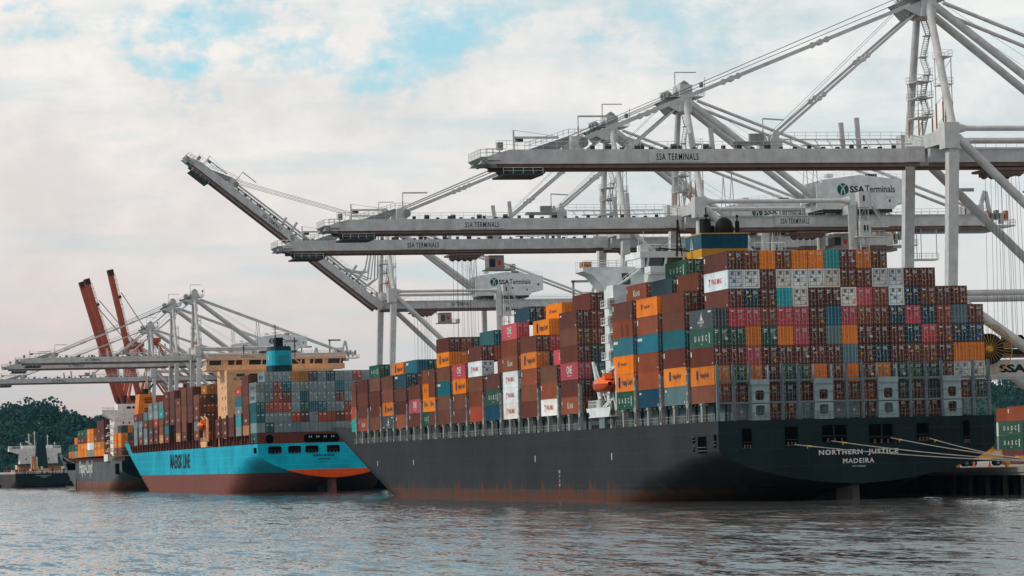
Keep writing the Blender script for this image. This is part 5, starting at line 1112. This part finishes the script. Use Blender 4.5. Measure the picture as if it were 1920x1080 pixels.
for x in (-2, -.7, .7, 2): mb.disc((x, -1.5, 24.9), .6, 'y', .4, 14, 1)
mb.box(-5, 5, -1.5, 1.5, 22.4, 23.2, 1); mb.build('spreader', [paint('spreader_brown', (.22,.12,.10), .6, .4), M_BLACK], crane, (13.5, 0, 0))
# ---- red cranes, booms up
M_RC = paint('crane_red_paint', (.40,.085,.045), .55, .25, (.14,.04,.03)); M_RCD = paint('crane_red_dark', (.05,.022,.018), .7, .3)
def red_crane(ang=74):
    R0 = empty('boom_crane', (189.6, 0, 0))
    for x in (0, 26):
        for y in (-8, 8):
            mb = MB(); mb.beam((x, y, QZ), (x, y, 44), 1.6, 1.6); mb.box(x-1.2, x+1.2, y-2.6, y+2.6, QZ, QZ+1.4, 1); mb.build('leg', [M_RC, M_RCD], R0)
    for y in (-8, 8):
        mb = MB(); mb.box(-1, 27, y-.6, y+.6, 16, 18); mb.beam((0, y, 43), (26, y, 20), 1.1, 1.1); mb.box(.8, 25.2, y-.5, y+.5, 41, 42.6); mb.beam((0, y, 18), (26, y, 41), .5, .5); mb.build('side_frame', M_RC, R0)
        mb = MB(); mb.beam((0, y, 44), (6, y*.4, 71), 1.0, 1.0); mb.beam((6, y*.4, 71), (25, y*.8, 44), .9, .9); mb.beam((6, y*.4, 71), (42, y*.5, 45), .45, .45); mb.build('mast_column', M_RC, R0)
    mb = MB(); mb.box(3.5, 9, -4.2, 4.2, 70, 72); mb.rail([(3.5, -4.2, 72), (9, -4.2, 72)], 1.2, .1, 1.5)
    for s_ in (-1, 1): mb.disc((4.2, s_*1.6, 72.6), 1.3, 'y', .5, 14, 1)
    mb.build('apex_head', [M_RC, M_RCD], R0)
    mb = MB()
    for s_ in (-1, 1): mb.box(-1, 45, s_*3.1-.8, s_*3.1+.8, 41, 44)
    mb.box(26, 40, -5, 5, 44, 49); mb.box(-2, 4, -4.6, 4.6, 40, 45.4, 1); mb.build('rear_girder', [M_RC, M_RCD], R0)
    mb = MB()
    for s_ in (-1, 1):
        mb.box(-62, 0, s_*1.7-.6, s_*1.7+.6, -1.35, 1.15); mb.rail([(-61, s_*1.7, .95), (-2, s_*1.7, .95)], 1.2, .06, 2.4); mb.disc((-50, s_*1.7, 1.7), .8, 'y', 1.2, 12, 1)
        mb.box(-45, -38, s_*1.7-.65, s_*1.7+.65, .95, 1.2, 1)
    mb.box(-64, -61, -2.6, 2.6, -1.3, 1.5, 1)
    for k in range(6): mb.box(-60+11*k, -59+11*k, -1.2, 1.2, -.8, .8)
    bo = mb.build('boom', [M_RC, M_RCD], R0, (-1.5, 0, 43)); bo.rotation_euler.y = math.radians(ang)
    mb = MB()
    a = math.radians(ang); p = V((-1.5-52*math.cos(a)+3*math.sin(a), 0, 43+52*math.sin(a)+3*math.cos(a)))
    for y in (-1.5, -.4, .6, 1.6): mb.tube(p+V((0, y, 0)), (4.2, y, 73), .05, n=4)
    mb.build('boom_rope', M_ROPE, R0); return R0
rc = red_crane(); rc.location = (190.0, 1662, 0); tag(rc, 'red crane whose raised boom is the leftmost of the three', 'crane', 'red cranes with raised booms')
rc2 = copy_tree(rc); rc2.location = (190.0, 1637, 0); rc2['label'] = 'red crane with the middle raised boom, overlapping the leftmost one'
rc3 = red_crane(78); rc3['category'] = 'crane'; rc3['group'] = 'red cranes with raised booms'; rc3.location = (191.5, 1583, 0); rc3['label'] = 'red crane with the tallest raised boom, standing apart on the right'

# ------------------------------------------------------------------ quay furniture
# mooring lines
M_LINE = paint('mooring_rope', (.34,.30,.28), .8, .3); M_CHAFE = flat('chafe_yellow', (.62,.36,.06))
ends = [(151.2, 8.35, 188.9, 437.0, 'lowest'), (157.0, 8.75, 189.0, 438.6, 'second'), (166.3, 9.0, 189.1, 440.2, 'third'), (172.3, 8.8, 188.4, 446.5, 'shortest')]
labs = ['long mooring line leaving the leftmost stern opening of the dark ship', 'mooring line leaving the divided opening above the ship name', 'mooring line leaving the second divided opening on the dark stern', 'short steep mooring line from the rightmost square stern opening']
for (x, z, xe, ye, _), lab in zip(ends, labs):
    r_ = empty('mooring_line', (x, 456.7, z)); tag(r_, lab, 'mooring line', 'mooring lines from the dark stern')
    a = V((x, 456.7, z)); b_ = V((xe, ye, QZ+.65)); pts = []
    for i in range(17): t = i/16; p = a.lerp(b_, t); p.z -= 1.0*4*t*(1-t)*.5; pts.append(p-a)
    mb = MB(); mb.path(pts, .085, 6); mb.build('rope', M_LINE, r_)
    mb = MB(); q = pts[0].lerp(pts[1], .75); mb.tube(q, pts[1], .11, n=7); mb.box(q.x-.06, q.x+.06, q.y-.06, q.y+.06, q.z-.35, q.z); mb.build('chafe_sleeve', M_CHAFE, r_)
def bollard(x, y, lab):
    r_ = empty('bollard', (x, y, QZ)); tag(r_, lab, 'bollard', 'yellow bollards along the quay edge')
    mb = MB(); mb.disc((0, 0, .08), .55, 'z', .16, 16); mb.tube((0, 0, .16), (0, 0, .75), .28, .34, n=14); mb.build('base', M_CHAFE, r_)
    mb = MB(); mb.ball((0, 0, .85), .52, .52, .2, 14, 6); mb.tube((-.6, 0, .62), (.6, 0, .62), .1, n=8); mb.build('cap', flat('bollard_yellow', (.70,.36,.03)), r_)
bollard(187.3, 484.2, 'yellow bollard under the truck, beside the dark stern'); bollard(187.3, 463.5, 'yellow bollard on the quay edge nearer the right edge'); bollard(188.9, 438.2, 'yellow bollard where three long mooring lines end'); bollard(188.4, 446.3, 'yellow bollard where the short mooring line ends')
# yellow terminal truck
TR = tag(empty('terminal_truck', (219.0, 552, QZ)), 'yellow terminal truck with flatbed parked on the quay by the dark stern', 'truck'); TR.rotation_euler.z = math.radians(-8); TR.scale = (1.15, 1.15, 1.15)
M_TY = paint('truck_yellow', (.72,.33,.02), .4, .2); M_TYRE = M_BLACK
mb = MB(); mb.prism([(-1.4, 1.2), (-1.4, 3.9), (-1.1, 4.15), (.5, 4.15), (.9, 3.0), (.9, 1.2)], 'y', -1.2, 1.2); mb.prism([(.9, 1.2), (.9, 2.7), (2.3, 2.5), (2.5, 2.2), (2.5, 1.2)], 'y', -1.0, 1.0)
mb.box(-1.5, -1.3, -1.0, 1.0, 1.2, 3.4); mb.box(2.5, 2.6, -1.0, 1.0, .7, 1.2); cab = mb.build('cab', M_TY, TR)
mb = MB(); mb.prism([(-.3, 2.75), (-.3, 3.7), (.45, 3.7), (.72, 2.95), (.72, 2.75)], 'y', -1.23, -1.201); mb.box(-1.05, -.45, -1.23, -1.201, 2.8, 3.6); mb.build('window', M_GLASS, cab)
mb = MB(); mb.box(2.5, 2.54, -.75, .75, 1.4, 2.2); mb.box(.9, 2.2, -1.04, -1.0, 1.5, 2.3); mb.build('grille', flat('chrome', (.55,.55,.55), .3, .6), cab)
for x, y in ((1.7, -1), (1.7, 1), (-2.2, -1), (-2.2, 1), (-3.3, -1), (-3.3, 1)):
    mb = MB(); mb.tube((x, y-.22, .52), (x, y+.22, .52), .52, n=18); mb.tube((x, y-.23, .52), (x, y+.23, .52), .25, n=12, m=1); mb.build('wheel', [M_TYRE, M_GREY], TR)
mb = MB(); mb.box(-5.6, 2.4, -.5, .5, .75, 1.1, 1); mb.box(-5.8, -1.6, -1.25, 1.25, 1.15, 1.5); mb.box(-5.8, -5.4, -1.3, 1.3, .9, 1.7); mb.build('flatbed', [M_TY, M_BLACK], TR)
mb = MB(); mb.tube((-1.6, -.9, 1.2), (-1.6, -.9, 4.6), .08, n=6); mb.build('exhaust_pipe', flat('chrome', (.55,.55,.55)), TR)
TL = tag(empty('trailer', (226.5, 549, QZ)), 'empty yellow container trailer standing right of the terminal truck', 'trailer'); TL.rotation_euler.z = math.radians(-8)
mb = MB(); mb.box(-2.6, 8, -.6, .6, 1.0, 1.35, 1); mb.box(-2.6, -.2, -1.25, 1.25, 1.36, 1.7); mb.box(1.6, 2.8, -1.25, 1.25, 1.36, 1.7); mb.box(6.8, 8, -1.25, 1.25, 1.36, 1.7); mb.build('chassis', [M_TY, M_BLACK], TL)
for x in (4.4, 5.7):
    for y in (-1, 1): mb = MB(); mb.tube((x, y-.22, .52), (x, y+.22, .52), .52, n=16); mb.build('wheel', M_TYRE, TL)
# traffic cones
for x, y, lab in ((207, 520, 'orange cone on the quay left of the truck wheels'), (212, 540, 'orange cone on the quay before the truck')):
    r_ = empty('traffic_cone', (x, y, QZ)); tag(r_, lab, 'traffic cone', 'orange cones on the quay'); mb = MB(); mb.tube((0,0,.05), (0,0,.95), .22, .05, n=10); mb.box(-.35, .35, -.35, .35, 0, .06); mb.build('cone', flat('cone_orange', (.65,.14,.03)), r_)
# yard stacks on the quay
GY = 'containers stacked on the quay'
def yard(x, y, lst, where):
    for i, (c, let) in enumerate(lst):
        container(x, y, QZ+.02+2.78*i, 2.78, c, f"{CN[c]} container, {['ground','second','third','top'][i]} level, {where}", GY, 1, let)
yard(236, 575.6, [('maroon', None), ('green', 'uasc'), ('green', 'uasc')], 'nearer stack on the quay beside the dark stern')
container(240.5, 582, QZ+8.4, 2.8, 'rust', 'rust red container high on the quay behind the two green ones', GY, 1, 'tag')
yard(245.6, 600.5, [('grey', None), ('grey', None), ('white', 'maerskland'), ('rust', None)], 'farther stack half hidden by the dark stern')
container(259, 600, QZ+11.14, 2.8, 'orange', 'orange container high on the yard stack at the right edge', GY, 0, None); 
for i in range(4): container(259, 600, QZ+.02+2.78*i, 2.78, 'maroon', f"maroon container, level {ORD[i+1]}, under the orange one at the right edge", GY, 1) if i < 4 else None
LP = tag(empty('light_pole', (262, 640, QZ)), 'tall thin light pole in the container yard behind the dark stern', 'light pole'); mb = MB(); mb.tube((0,0,0), (0,0,16), .22, .14, n=8); mb.build('pole', M_GREYD, LP); mb = MB(); mb.box(-1.2, 1.2, -.3, .3, 15.8, 16.2); mb.build('lamp_head', M_GREY, LP)

# ------------------------------------------------------------------ haze
HAZE = 0.000018
if HAZE:
    m = bpy.data.materials.new('haze_air'); m.use_nodes = True; t = m.node_tree; t.nodes.clear(); o_ = t.nodes.new('ShaderNodeOutputMaterial'); pv = t.nodes.new('ShaderNodeVolumePrincipled')
    pv.inputs['Color'].default_value = (.16, .50, .66, 1); pv.inputs['Density'].default_value = HAZE; pv.inputs['Anisotropy'].default_value = .2; t.links.new(pv.outputs[0], o_.inputs['Volume'])
    mb = MB(); mb.box(-9500, 9500, -500, 9500, -4, 135); h = mb.build('haze', m); tag(h, kind='stuff')

# ------------------------------------------------------------------ render settings
sc.view_settings.view_transform = 'Standard'; sc.view_settings.look = 'None'; sc.view_settings.exposure = 0; sc.view_settings.gamma = 1
sc.render.engine = 'CYCLES'; cy = sc.cycles; cy.max_bounces = 6; cy.diffuse_bounces = 3; cy.glossy_bounces = 3; cy.volume_bounces = 0; cy.transmission_bounces = 2
sc.render.resolution_x = 1024; sc.render.resolution_y = 576
print('containers', NCONT[0], 'objects', len(bpy.data.objects))
